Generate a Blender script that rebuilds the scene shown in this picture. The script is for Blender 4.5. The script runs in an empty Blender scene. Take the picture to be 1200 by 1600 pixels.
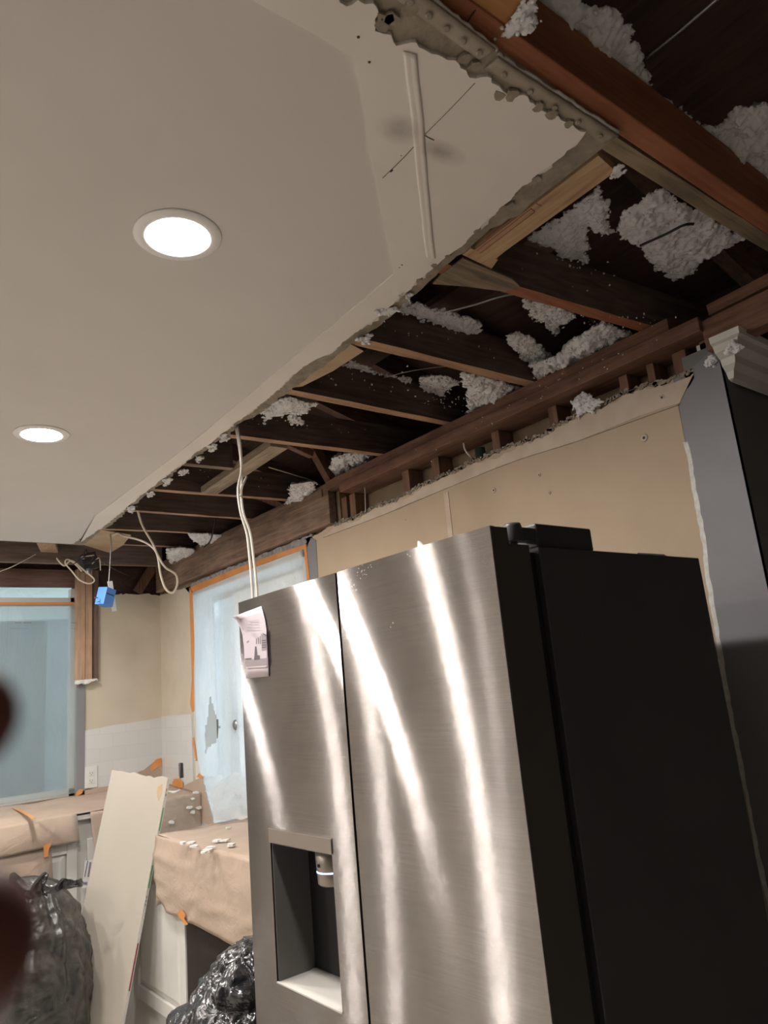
import bpy, bmesh, math, random
from mathutils import Vector, Matrix, noise
from mathutils.geometry import tessellate_polygon
random.seed(7)
PI = math.pi
C = bpy.context.scene.collection
sc = bpy.context.scene

# ------------------------------------------------------------------ camera
F = 1150.0                      # focal length in pixels of the 1200x1600 frame
H = 1.53                        # eye height
def _ray(px, py): return Vector((px-600.0, 800.0-py, -F))
_Z = _ray(157, -4007).normalized()
if _Z.y < 0: _Z = -_Z
_Y = _ray(-344, 1160).normalized(); _Y = (_Y - _Y.dot(_Z)*_Z).normalized()
_X = _Y.cross(_Z)
RM = Matrix((_X, _Y, _Z))       # world = RM @ camera
EYE = Vector((0, 0, H))
cam = bpy.data.cameras.new('camera'); co = bpy.data.objects.new('camera', cam); C.objects.link(co)
co.matrix_world = Matrix.Translation(EYE) @ RM.to_4x4()
cam.sensor_fit = 'HORIZONTAL'; cam.sensor_width = 27.0; cam.lens = 27.0*F/1200.0
cam.clip_start = 0.01
cam.dof.use_dof = True; cam.dof.focus_distance = 2.2; cam.dof.aperture_fstop = 9.5
sc.camera = co
def d_(px, py): return RM @ _ray(px, py)
def onX(px, py, x): d = d_(px, py); return EYE + d*(x/d.x)
def onY(px, py, y): d = d_(px, py); return EYE + d*(y/d.y)
def onZ(px, py, z): d = d_(px, py); return EYE + d*((z-H)/d.z)
def onD(px, py, t): return EYE + d_(px, py)*(t/F)

# ------------------------------------------------------------------ exposure, sky
sc.view_settings.view_transform = 'Standard'; sc.view_settings.look = 'None'
sc.view_settings.gamma = 1.0; sc.view_settings.use_curve_mapping = False
sc.view_settings.exposure = 0.28
sc.cycles.use_denoising = True
sc.cycles.max_bounces = 10; sc.cycles.diffuse_bounces = 6; sc.cycles.transparent_max_bounces = 12
sc.cycles.sample_clamp_indirect = 8.0
LAMP = 450.0
SKY = (0.72, 0.88, 1.0, 1); SKY_S = 1.75
w = bpy.data.worlds.new('sky'); sc.world = w; w.use_nodes = True
bg = w.node_tree.nodes['Background']; bg.inputs[0].default_value = SKY; bg.inputs[1].default_value = SKY_S

# ------------------------------------------------------------------ materials
def newmat(name):
    m = bpy.data.materials.new(name); m.use_nodes = True
    nt = m.node_tree; return m, nt, nt.nodes['Principled BSDF']
def nd(nt, t, **k):
    n = nt.nodes.new(t)
    for a, b in k.items():
        if a.startswith('i_'): n.inputs[int(a[2:]) if a[2:].isdigit() else a[2:]].default_value = b
        else: setattr(n, a, b)
    return n
def ramp(nt, fac, stops):
    r = nt.nodes.new('ShaderNodeValToRGB'); e = r.color_ramp.elements
    while len(e) < len(stops): e.new(0.5)
    for i, (p, c) in enumerate(stops): e[i].position = p; e[i].color = (*c, 1) if len(c) == 3 else c
    nt.links.new(fac, r.inputs[0]); return r.outputs[0]
def coords(nt, scale=(1,1,1), world=False):
    mp = nt.nodes.new('ShaderNodeMapping'); mp.inputs['Scale'].default_value = scale
    if world: g = nt.nodes.new('ShaderNodeNewGeometry'); nt.links.new(g.outputs['Position'], mp.inputs[0])
    else: g = nt.nodes.new('ShaderNodeTexCoord'); nt.links.new(g.outputs['Object'], mp.inputs[0])
    return mp.outputs[0]
def noi(nt, vec, s, det=4, rough=.55, dist=0):
    n = nd(nt, 'ShaderNodeTexNoise'); n.inputs['Scale'].default_value = s; n.inputs['Detail'].default_value = det
    n.inputs['Roughness'].default_value = rough; n.inputs['Distortion'].default_value = dist
    nt.links.new(vec, n.inputs['Vector']); return n.outputs['Fac']
def bump(nt, b, h, strength=.3, dist=.002):
    bn = nt.nodes.new('ShaderNodeBump'); bn.inputs['Strength'].default_value = strength; bn.inputs['Distance'].default_value = dist
    nt.links.new(h, bn.inputs['Height']); nt.links.new(bn.outputs[0], b.inputs['Normal'])
def mottled(name, c1, c2, s=6, rough=.7, bs=40, bst=.2, bd=.001, scale=(1,1,1), det=5):
    m, nt, b = newmat(name); v = coords(nt, scale, True)
    nt.links.new(ramp(nt, noi(nt, v, s, det), [(.3, c1), (.7, c2)]), b.inputs['Base Color'])
    b.inputs['Roughness'].default_value = rough
    bump(nt, b, noi(nt, v, bs, 4), bst, bd); return m
def wood(name, c1, c2, axis=0, rough=.75, knots=True):
    m, nt, b = newmat(name); s = [1,1,1]; s[axis] = .07
    v = coords(nt, s, True)
    n1 = noi(nt, v, 55, 6, .65, .6); n2 = noi(nt, coords(nt, (1,1,1), True), 5, 3)
    mx = nd(nt, 'ShaderNodeMath', operation='MULTIPLY_ADD'); nt.links.new(n2, mx.inputs[0]); mx.inputs[1].default_value = .55
    nt.links.new(n1, mx.inputs[2])
    dk = tuple(x*.45 for x in c1)
    nt.links.new(ramp(nt, mx.outputs[0], [(.45, dk), (.65, c1), (.95, c2)]), b.inputs['Base Color'])
    b.inputs['Roughness'].default_value = rough
    bump(nt, b, n1, .35, .002); return m
def plain(name, c, rough=.5, metal=0, **k):
    m, nt, b = newmat(name); b.inputs['Base Color'].default_value = (*c, 1); b.inputs['Roughness'].default_value = rough
    b.inputs['Metallic'].default_value = metal
    v = coords(nt); n = noi(nt, v, 30, 3); bump(nt, b, n, .08, .001)
    return m
def blob(nt, centre, radii, lo=.3, hi=1.0):
    """1 inside an ellipsoid in the room, 0 outside"""
    g = nt.nodes.new('ShaderNodeNewGeometry'); mp = nt.nodes.new('ShaderNodeVectorMath'); mp.operation = 'SUBTRACT'
    nt.links.new(g.outputs['Position'], mp.inputs[0]); mp.inputs[1].default_value = centre
    dv = nt.nodes.new('ShaderNodeVectorMath'); dv.operation = 'DIVIDE'; nt.links.new(mp.outputs[0], dv.inputs[0]); dv.inputs[1].default_value = radii
    ln = nt.nodes.new('ShaderNodeVectorMath'); ln.operation = 'LENGTH'; nt.links.new(dv.outputs[0], ln.inputs[0])
    mr = nt.nodes.new('ShaderNodeMapRange'); nt.links.new(ln.outputs['Value'], mr.inputs[0])
    mr.inputs[1].default_value = lo; mr.inputs[2].default_value = hi; mr.inputs[3].default_value = 1; mr.inputs[4].default_value = 0
    return mr.outputs[0]
def mixc(nt, fac, a, bcol):
    mx = nt.nodes.new('ShaderNodeMix'); mx.data_type = 'RGBA'
    nt.links.new(fac, mx.inputs[0])
    if isinstance(a, tuple): mx.inputs[6].default_value = (*a, 1)
    else: nt.links.new(a, mx.inputs[6])
    if isinstance(bcol, tuple): mx.inputs[7].default_value = (*bcol, 1)
    else: nt.links.new(bcol, mx.inputs[7])
    return mx.outputs[2]

M = {}
M['ceil'] = mottled('ceiling paint', (.655,.62,.58), (.69,.655,.615), 3, .6, 60, .08)
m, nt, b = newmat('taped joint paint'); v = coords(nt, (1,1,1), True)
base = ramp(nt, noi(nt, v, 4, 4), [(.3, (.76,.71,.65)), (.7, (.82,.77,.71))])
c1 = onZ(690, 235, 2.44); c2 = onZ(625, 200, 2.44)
dent_shade = nd(nt, 'ShaderNodeMath', operation='MULTIPLY'); nt.links.new(blob(nt, c1, (.05,.022,.1), .1, 1.2), dent_shade.inputs[0]); nt.links.new(noi(nt, v, 25, 4), dent_shade.inputs[1])
col = mixc(nt, dent_shade.outputs[0], base, (.16,.14,.12))  # dark blob: shading of dents by the tape, painted into the colour
dent_shade2 = nd(nt, 'ShaderNodeMath', operation='MULTIPLY'); nt.links.new(blob(nt, c2, (.04,.03,.1), .1, 1.2), dent_shade2.inputs[0]); nt.links.new(noi(nt, v, 20, 4), dent_shade2.inputs[1])
col = mixc(nt, dent_shade2.outputs[0], col, (.2,.18,.16))  # second patch of dent shading, also painted into the colour
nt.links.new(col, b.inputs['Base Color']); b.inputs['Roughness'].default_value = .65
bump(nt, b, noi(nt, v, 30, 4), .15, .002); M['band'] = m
M['plaster'] = mottled('old grey plaster', (.20,.17,.13), (.36,.31,.24), 28, .9, 90, .7, .003)
M['bead'] = mottled('dusty metal corner bead', (.26,.22,.17), (.36,.31,.25), 20, .6, 70, .3, .001)
M['gypsum'] = mottled('broken gypsum', (.55,.55,.52), (.78,.77,.73), 60, .9, 120, .6, .002)
M['beige'] = mottled('bare drywall paper', (.44,.34,.235), (.50,.39,.28), 3, .8, 70, .1)
M['pinkish'] = mottled('torn drywall face', (.50,.40,.31), (.60,.50,.40), 14, .85, 80, .3)
M['greyp'] = mottled('grey wall paint', (.19,.185,.20), (.22,.215,.23), 4, .55, 50, .1)
M['darkwall'] = mottled('grey wall paint in hall', (.15,.155,.155), (.18,.185,.18), 4, .6, 50, .1)
M['farbeige'] = mottled('bare far wall', (.50,.44,.34), (.58,.51,.41), 4, .8, 60, .15)
M['woodX'] = wood('brown joist wood', (.30,.17,.10), (.50,.32,.19), 0)
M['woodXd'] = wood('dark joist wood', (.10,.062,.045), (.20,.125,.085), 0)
M['red'] = wood('red brown joist wood', (.25,.085,.040), (.36,.14,.065), 0)
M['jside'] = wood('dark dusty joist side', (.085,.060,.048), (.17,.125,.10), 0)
M['weather'] = wood('weathered grey joist wood', (.17,.13,.085), (.33,.25,.16), 0)
M['woodY'] = wood('red brown plate wood', (.135,.065,.042), (.25,.13,.085), 1)
M['hdrY'] = wood('brown header wood', (.15,.095,.065), (.30,.20,.14), 1)
M['pale'] = wood('pale pine', (.42,.27,.15), (.60,.41,.24), 1)
M['orange'] = wood('orange plywood', (.33,.15,.05), (.45,.22,.08), 0)
M['woodZ'] = wood('stud wood', (.14,.07,.042), (.25,.13,.08), 2)
M['postZ'] = wood('tan post wood', (.34,.215,.13), (.50,.34,.22), 2)
M['postShade'] = wood('post wood with painted shade', (.12,.075,.055), (.22,.14,.10), 2)  # darker post wood: shade on the recessed stud put into its colour
M['brace'] = wood('grey brown brace wood', (.20,.15,.10), (.42,.33,.23), 1)
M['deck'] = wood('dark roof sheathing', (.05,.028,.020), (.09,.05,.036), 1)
M['sheath'] = mottled('tan sheathing', (.22,.16,.10), (.30,.22,.14), 9, .9)
m, nt, b = newmat('blown insulation'); v = coords(nt, (1,1,1), True)
n = noi(nt, v, 60, 8, .75, .5)
nt.links.new(ramp(nt, n, [(.2, (.60,.61,.63)), (.5, (.78,.78,.79)), (.8, (.88,.88,.88))]), b.inputs['Base Color'])
b.inputs['Roughness'].default_value = 1; bump(nt, b, noi(nt, v, 200, 8, .8), .45, .003); M['fluff'] = m
M['trimring'] = plain('white lamp trim', (.88,.87,.86), .35)
m, nt, b = newmat('lit lamp lens'); b.inputs['Emission Color'].default_value = (1.0,.94,.885,1); b.inputs['Emission Strength'].default_value = LAMP
b.inputs['Base Color'].default_value = (.9,.9,.9,1); M['lens'] = m
# brushed steel: brushing runs sideways
m, nt, b = newmat('brushed stainless steel'); v = coords(nt, (1,1,1), True)
vb = coords(nt, (30, .6, 30), True)
fine = ramp(nt, noi(nt, coords(nt, (2, 2, 260), True), 3, 4, .7), [(.3, (.80,.80,.80)), (.7, (1,1,1))])
broad = ramp(nt, noi(nt, v, 3.5, 5, .6, .5), [(.35, (.285,.268,.256)), (.65, (.365,.346,.33))])
mm = nt.nodes.new('ShaderNodeMix'); mm.data_type = 'RGBA'; mm.blend_type = 'MULTIPLY'; mm.inputs[0].default_value = 1; nt.links.new(broad, mm.inputs[6]); nt.links.new(fine, mm.inputs[7]); nt.links.new(mm.outputs[2], b.inputs['Base Color'])
b.inputs['Metallic'].default_value = 1; b.inputs['Anisotropic'].default_value = 1.0
mr = nd(nt, 'ShaderNodeMapRange'); nt.links.new(noi(nt, v, 5, 6, .6, .6), mr.inputs[0]); mr.inputs[3].default_value = .13; mr.inputs[4].default_value = .19
nt.links.new(mr.outputs[0], b.inputs['Roughness'])
cz = nd(nt, 'ShaderNodeCombineXYZ'); cz.inputs[2].default_value = 1; nt.links.new(cz.outputs[0], b.inputs['Tangent'])
gn = nt.nodes.new('ShaderNodeNewGeometry'); wn_ = nd(nt, 'ShaderNodeTexWhiteNoise', noise_dimensions='3D'); nt.links.new(gn.outputs['Position'], wn_.inputs['Vector'])
sp_ = nd(nt, 'ShaderNodeSeparateColor'); nt.links.new(wn_.outputs['Color'], sp_.inputs[0])
s1 = nd(nt, 'ShaderNodeMath', operation='MULTIPLY_ADD'); nt.links.new(sp_.outputs[0], s1.inputs[0]); s1.inputs[1].default_value = 2.4; s1.inputs[2].default_value = -1.2
s0 = nd(nt, 'ShaderNodeMath', operation='TANGENT'); nt.links.new(s1.outputs[0], s0.inputs[0])
s2 = nd(nt, 'ShaderNodeMath', operation='MULTIPLY'); nt.links.new(s0.outputs[0], s2.inputs[0]); s2.inputs[1].default_value = .38
cz2 = nd(nt, 'ShaderNodeCombineXYZ'); nt.links.new(s2.outputs[0], cz2.inputs[2])
va = nd(nt, 'ShaderNodeVectorMath', operation='ADD'); nt.links.new(gn.outputs['Normal'], va.inputs[0]); nt.links.new(cz2.outputs[0], va.inputs[1])
vn = nd(nt, 'ShaderNodeVectorMath', operation='NORMALIZE'); nt.links.new(va.outputs[0], vn.inputs[0]); nt.links.new(vn.outputs[0], b.inputs['Normal'])
M['steel'] = m
M['steeldull'] = plain('dull steel strip', (.40,.37,.34), .4, .9)
M['niche'] = plain('grey dispenser plastic', (.12,.115,.105), .45)
M['tray'] = plain('pale grey tray plastic', (.55,.53,.49), .5)
M['nozzle'] = plain('bronze grey nozzle', (.34,.30,.26), .35, .6)
m, nt, b = newmat('blue lit ring'); b.inputs['Emission Color'].default_value = (.25,.42,1,1); b.inputs['Emission Strength'].default_value = 5; M['bluering'] = m
M['black'] = mottled('black fridge side', (.052,.053,.057), (.064,.065,.069), 5, .42, 90, .1, .0005)
M['doorside'] = mottled('brown black door side', (.060,.053,.048), (.072,.064,.057), 5, .38, 60, .1, .0005)
M['hinge'] = plain('dark grey hinge plastic', (.05,.052,.055), .45)
M['gasket'] = plain('black rubber gasket', (.006,.006,.006), .7)
M['kraft'] = None
m, nt, b = newmat('brown kraft paper'); v = coords(nt, (1,1,1), True)
nt.links.new(ramp(nt, noi(nt, v, 5, 5), [(.3, (.37,.285,.22)), (.7, (.45,.35,.272))]), b.inputs['Base Color'])
b.inputs['Roughness'].default_value = .75
n = noi(nt, v, 9, 5, .55, 1.5); bump(nt, b, n, .5, .01); M['kraft'] = m
M['boxpaper'] = mottled('tan paper facing', (.40,.28,.17), (.52,.38,.25), 8, .8)
M['tape'] = mottled('orange masking tape', (.55,.21,.055), (.68,.29,.09), 9, .6)
M['tapedim'] = mottled('orange tape at window', (.50,.24,.09), (.60,.30,.12), 6, .6)
M['white'] = mottled('white cabinet paint', (.60,.59,.55), (.66,.65,.61), 3, .4)
M['tile'] = None
m, nt, b = newmat('white subway tile')
g = nt.nodes.new('ShaderNodeNewGeometry'); sp = nd(nt, 'ShaderNodeSeparateXYZ'); nt.links.new(g.outputs['Position'], sp.inputs[0])
ad = nd(nt, 'ShaderNodeMath', operation='ADD'); nt.links.new(sp.outputs[0], ad.inputs[0]); nt.links.new(sp.outputs[1], ad.inputs[1])
cb = nd(nt, 'ShaderNodeCombineXYZ'); nt.links.new(ad.outputs[0], cb.inputs[0]); nt.links.new(sp.outputs[2], cb.inputs[1])
br = nd(nt, 'ShaderNodeTexBrick'); nt.links.new(cb.outputs[0], br.inputs['Vector'])
br.inputs['Scale'].default_value = 1; br.inputs['Brick Width'].default_value = .155; br.inputs['Row Height'].default_value = .0785
br.inputs['Mortar Size'].default_value = .0014; br.inputs['Color1'].default_value = (.56,.56,.54,1); br.inputs['Color2'].default_value = (.59,.59,.57,1); br.inputs['Mortar'].default_value = (.52,.52,.51,1)
nt.links.new(br.outputs['Color'], b.inputs['Base Color']); b.inputs['Roughness'].default_value = .3; M['tile'] = m
def film(name, trans, transl, gloss, tint, wr=8, bst=.7, stripes=False):
    m = bpy.data.materials.new(name); m.use_nodes = True; nt = m.node_tree; nt.nodes.clear()
    out = nt.nodes.new('ShaderNodeOutputMaterial')
    v = coords(nt, (1,1,.45), True)
    n = noi(nt, v, wr, 6, .6, 2.0); bn = nt.nodes.new('ShaderNodeBump'); bn.inputs['Strength'].default_value = bst; bn.inputs['Distance'].default_value = .02
    nt.links.new(n, bn.inputs['Height'])
    t = nt.nodes.new('ShaderNodeBsdfTransparent'); t.inputs[0].default_value = (.95,.98,1,1)
    l = nt.nodes.new('ShaderNodeBsdfTranslucent'); l.inputs[0].default_value = (*tint, 1)
    df = nt.nodes.new('ShaderNodeBsdfDiffuse'); df.inputs[0].default_value = (*tint, 1)
    gl = nt.nodes.new('ShaderNodeBsdfGlossy'); gl.inputs['Roughness'].default_value = .22
    for s in (l, df, gl): nt.links.new(bn.outputs[0], s.inputs['Normal'])
    m1 = nt.nodes.new('ShaderNodeMixShader'); m1.inputs[0].default_value = .25; nt.links.new(l.outputs[0], m1.inputs[1]); nt.links.new(df.outputs[0], m1.inputs[2])
    m2 = nt.nodes.new('ShaderNodeMixShader'); nt.links.new(t.outputs[0], m2.inputs[1]); nt.links.new(m1.outputs[0], m2.inputs[2]); m2.inputs[0].default_value = transl/(trans+transl)
    m3 = nt.nodes.new('ShaderNodeMixShader'); m3.inputs[0].default_value = gloss; nt.links.new(m2.outputs[0], m3.inputs[1]); nt.links.new(gl.outputs[0], m3.inputs[2])
    nt.links.new(m3.outputs[0], out.inputs[0]); return m
M['film'] = film('clear plastic sheeting', .30, .70, .06, (.97,.99,1.0), 14, 1.0)
M['filmfar'] = film('clear plastic sheeting on window', .50, .50, .02, (.63,.69,.68), 5, .8)
m = bpy.data.materials.new('window glass'); m.use_nodes = True; nt = m.node_tree; nt.nodes.clear()
out = nt.nodes.new('ShaderNodeOutputMaterial'); t = nt.nodes.new('ShaderNodeBsdfTransparent'); gl = nt.nodes.new('ShaderNodeBsdfGlossy'); gl.inputs['Roughness'].default_value = .02
mx = nt.nodes.new('ShaderNodeMixShader'); mx.inputs[0].default_value = .06; nt.links.new(t.outputs[0], mx.inputs[1]); nt.links.new(gl.outputs[0], mx.inputs[2]); nt.links.new(mx.outputs[0], out.inputs[0]); M['glass'] = m
m, nt, b = newmat('black bin bag plastic'); v = coords(nt)
b.inputs['Base Color'].default_value = (.022,.022,.024,1); b.inputs['Roughness'].default_value = .2; b.inputs['Specular IOR Level'].default_value = .9
bump(nt, b, noi(nt, v, 16, 3, .5, 2.5), .5, .012); M['bag'] = m
m, nt, b = newmat('dusty bin bag plastic'); v = coords(nt)
nt.links.new(ramp(nt, noi(nt, v, 6, 6, .7, 1), [(.35, (.03,.03,.028)), (.75, (.13,.125,.115))]), b.inputs['Base Color']); b.inputs['Roughness'].default_value = .3; b.inputs['Specular IOR Level'].default_value = .7
bump(nt, b, noi(nt, v, 12, 3, .5, 2.0), .4, .012); M['bagdust'] = m
M['board'] = mottled('cream drywall face', (.41,.375,.315), (.445,.405,.345), 3, .7, 60, .08)
M['edgewhite'] = mottled('white paper board edge', (.62,.61,.58), (.72,.71,.69), 20, .8)
M['green'] = plain('green edge print', (.16,.38,.19), .7)
M['redp'] = plain('dark red edge print', (.33,.05,.07), .7)
M['ink'] = plain('grey violet ink', (.20,.18,.22), .7)
M['romex'] = plain('white cable jacket', (.66,.62,.55), .45)
M['romexy'] = plain('cream cable jacket', (.62,.55,.43), .45)
M['bluebox'] = plain('blue electrical box plastic', (.07,.24,.66), .4)
M['galv'] = plain('dusty galvanised metal', (.30,.30,.30), .4, .8)
M['pipe'] = plain('dark green pipe', (.045,.075,.06), .4)
M['dark'] = plain('black wire insulation', (.01,.01,.01), .5)
M['yellow'] = plain('yellow wire nut', (.75,.55,.04), .4)
M['paperpink'] = mottled('pale flyer paper', (.55,.49,.52), (.60,.54,.57), 4, .7)
M['photolight'] = plain('faded photo light', (.52,.46,.49), .7)
M['photomid'] = plain('faded photo mid', (.28,.24,.26), .7)
M['photodark'] = plain('faded photo dark', (.10,.085,.10), .7)
M['outlet'] = plain('white outlet plastic', (.64,.64,.61), .35)
M['slot'] = plain('dark slot', (.03,.03,.03), .6)
M['crown'] = mottled('dusty crown paint', (.55,.55,.50), (.64,.63,.58), 8, .5)
M['floor'] = mottled('pale dusty floor covering', (.52,.48,.43), (.62,.58,.52), 3, .8)
M['room'] = mottled('room wall paint', (.62,.60,.57), (.68,.66,.63), 3, .7)
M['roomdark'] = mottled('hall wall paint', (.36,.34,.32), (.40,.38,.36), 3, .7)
M['patio'] = mottled('pale outdoor paint', (.86,.90,.90), (.90,.94,.94), 4, .6)
m, nt, b = newmat('translucent white patio panels'); tl = nt.nodes.new('ShaderNodeBsdfTranslucent'); tl.inputs[0].default_value = (.86,.90,.86,1); mxs = nt.nodes.new('ShaderNodeMixShader'); mxs.inputs[0].default_value = .6
b.inputs['Base Color'].default_value = (.85,.88,.85,1); nt.links.new(b.outputs[0], mxs.inputs[1]); nt.links.new(tl.outputs[0], mxs.inputs[2]); nt.links.new(mxs.outputs[0], nt.nodes['Material Output'].inputs[0]); M['panel'] = m
M['fencegrey'] = mottled('grey stucco', (.10,.115,.12), (.15,.165,.17), 2, .9)
M['applblack'] = plain('black appliance front', (.035,.028,.026), .25)
m, nt, b = newmat('skin'); v = coords(nt)
nt.links.new(ramp(nt, noi(nt, v, 60, 4), [(.3, (.17,.055,.045)), (.7, (.22,.08,.065))]), b.inputs['Base Color']); b.inputs['Roughness'].default_value = .5
b.inputs['Subsurface Weight'].default_value = .1; b.inputs['Subsurface Radius'].default_value = (.01,.003,.002); M['skin'] = m

# ------------------------------------------------------------------ mesh helpers
def face(bm, vs):
    try: return bm.faces.new(vs)
    except ValueError: return None
def add_box(bm, x0, x1, y0, y1, z0, z1, bev=0):
    vs = [bm.verts.new((x, y, z)) for x in (x0, x1) for y in (y0, y1) for z in (z0, z1)]
    fs = [face(bm, [vs[i] for i in q]) for q in ((0,1,3,2), (4,6,7,5), (0,4,5,1), (2,3,7,6), (0,2,6,4), (1,5,7,3))]
    if bev:
        es = {e for f in fs for e in f.edges}
        bmesh.ops.bevel(bm, geom=list(es), offset=bev, segments=2, affect='EDGES', profile=.5)
def box(*a, **k): bm = bmesh.new(); add_box(bm, *a, **k); return bm
def add_beam(bm, p0, p1, wdt, h, up=Vector((0,0,1)), wob=0, seg=1, two=False):
    """a board from p0 to p1 (bottom centre line), wdt wide and h tall"""
    p0, p1 = Vector(p0), Vector(p1); t = (p1-p0).normalized(); s = t.cross(up).normalized(); u = s.cross(t).normalized()
    rings = []
    for i in range(seg+1):
        q = p0.lerp(p1, i/seg)
        r = []
        for a, b_ in ((-.5, 0), (.5, 0), (.5, 1), (-.5, 1)):
            n = noise.noise_vector(q*9 + Vector((a*7, b_*5, 0)))*wob
            r.append(bm.verts.new(q + s*a*wdt + u*b_*h + n))
        rings.append(r)
    for r0, r1 in zip(rings, rings[1:]):
        for k in range(4):
            f = face(bm, [r0[k], r0[(k+1)%4], r1[(k+1)%4], r1[k]])
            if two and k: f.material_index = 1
    face(bm, rings[0][::-1]); face(bm, rings[-1])
def beam(*a, **k): bm = bmesh.new(); add_beam(bm, *a, **k); return bm
def smooth_path(pts, n=8):
    P = [Vector(p) for p in pts]; P = [P[0]*2-P[1]] + P + [P[-1]*2-P[-2]]; out = []
    for i in range(1, len(P)-2):
        for k in range(n):
            t = k/n; a, b_, c, d = P[i-1], P[i], P[i+1], P[i+2]
            out.append(.5*((2*b_) + (c-a)*t + (2*a-5*b_+4*c-d)*t*t + (3*b_-3*c+d-a)*t**3))
    out.append(P[-2]); return out
def add_tube(bm, pts, r, k=8, n=8):
    Q = smooth_path(pts, n) if n > 1 else [Vector(p) for p in pts]
    up = Vector((.31, .52, .79)); rings = []
    for i, q in enumerate(Q):
        t = (Q[min(i+1, len(Q)-1)]-Q[max(i-1, 0)]).normalized()
        s = t.cross(up).normalized(); u = s.cross(t)
        rr = r(i/(len(Q)-1)) if callable(r) else r
        rings.append([bm.verts.new(q + (s*math.cos(a) + u*math.sin(a))*rr) for a in [2*PI*j/k for j in range(k)]])
    for r0, r1 in zip(rings, rings[1:]):
        for j in range(k): f = face(bm, [r0[j], r0[(j+1)%k], r1[(j+1)%k], r1[j]]); f.smooth = True
    face(bm, rings[0][::-1]); face(bm, rings[-1])
def tube(*a, **k): bm = bmesh.new(); add_tube(bm, *a, **k); return bm
def add_lathe(bm, c, prof, axis='Z', n=32):
    c = Vector(c); rings = []
    ax = {'Z': (Vector((1,0,0)), Vector((0,1,0)), Vector((0,0,1))), 'X': (Vector((0,1,0)), Vector((0,0,1)), Vector((1,0,0)))}[axis]
    for r, z in prof: rings.append([bm.verts.new(c + (ax[0]*math.cos(2*PI*j/n) + ax[1]*math.sin(2*PI*j/n))*max(r, 1e-5) + ax[2]*z) for j in range(n)])
    for r0, r1 in zip(rings, rings[1:]):
        for j in range(n): f = face(bm, [r0[j], r0[(j+1)%n], r1[(j+1)%n], r1[j]]); f.smooth = True
    face(bm, rings[0][::-1]); face(bm, rings[-1])
def lathe(*a, **k): bm = bmesh.new(); add_lathe(bm, *a, **k); return bm
def add_slab(bm, pts, nrm):
    """closed plate: outline pts, thickened by the vector nrm"""
    pts = [Vector(p) for p in pts]; nrm = Vector(nrm)
    a = [bm.verts.new(p) for p in pts]; b_ = [bm.verts.new(p+nrm) for p in pts]; n = len(pts)
    for t in tessellate_polygon([pts]):
        face(bm, [a[i] for i in t]); face(bm, [b_[i] for i in t][::-1])
    for i in range(n): face(bm, [a[i], a[(i+1)%n], b_[(i+1)%n], b_[i]])
def slab(*a): bm = bmesh.new(); add_slab(bm, *a); return bm
def rag(pts, amp, step, seed=0, side=None, jag=.5):
    """torn version of an open path"""
    rnd = random.Random(seed); out = []; pts = [Vector(p) for p in pts]
    for a, b_ in zip(pts, pts[1:]):
        L = (b_-a).length; n = max(1, int(L/step)); t = (b_-a).normalized()
        for i in range(n):
            q = a.lerp(b_, (i + (rnd.random()-.5)*.6*(i > 0))/n)
            s = side if side is not None else Vector((0,0,1)).cross(t)
            v = noise.noise(q*(1/(step*7)) + Vector((seed*3.1, 0, 0)))*1.6 + (rnd.random()-.5)*2*jag
            out.append(q + Vector(s)*amp*v*(0 if (i == 0 and a is pts[0]) else 1))
    out.append(pts[-1]); return out
def sheet(bm, P, nu, nv, f=None, th=.0012):
    """bilinear patch of 4 corners (P00,P10,P11,P01) moved by f(p,u,v), with a little thickness"""
    P = [Vector(p) for p in P]; g = []
    for j in range(nv+1):
        row = []
        for i in range(nu+1):
            u, v = i/nu, j/nv
            q = P[0].lerp(P[1], u).lerp(P[3].lerp(P[2], u), v)
            if f: q = f(q, u, v)
            row.append(q)
        g.append(row)
    grid_solid(bm, g, th)
def grid_solid(bm, g, th):
    nv = len(g)-1; nu = len(g[0])-1
    def nrm(i, j):
        a = g[j][min(i+1, nu)]-g[j][max(i-1, 0)]; b_ = g[min(j+1, nv)][i]-g[max(j-1, 0)][i]
        c = a.cross(b_); return c.normalized() if c.length > 1e-9 else Vector((0,0,1))
    A = [[bm.verts.new(g[j][i]) for i in range(nu+1)] for j in range(nv+1)]
    B = [[bm.verts.new(g[j][i]+nrm(i, j)*th) for i in range(nu+1)] for j in range(nv+1)]
    for j in range(nv):
        for i in range(nu):
            f = face(bm, [A[j][i], A[j+1][i], A[j+1][i+1], A[j][i+1]]); f.smooth = True
            f = face(bm, [B[j][i], B[j][i+1], B[j+1][i+1], B[j+1][i]]); f.smooth = True
    for i in range(nu): face(bm, [A[0][i], A[0][i+1], B[0][i+1], B[0][i]]); face(bm, [A[nv][i+1], A[nv][i], B[nv][i], B[nv][i+1]])
    for j in range(nv): face(bm, [A[j+1][0], A[j][0], B[j][0], B[j+1][0]]); face(bm, [A[j][nu], A[j+1][nu], B[j+1][nu], B[j][nu]])

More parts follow.
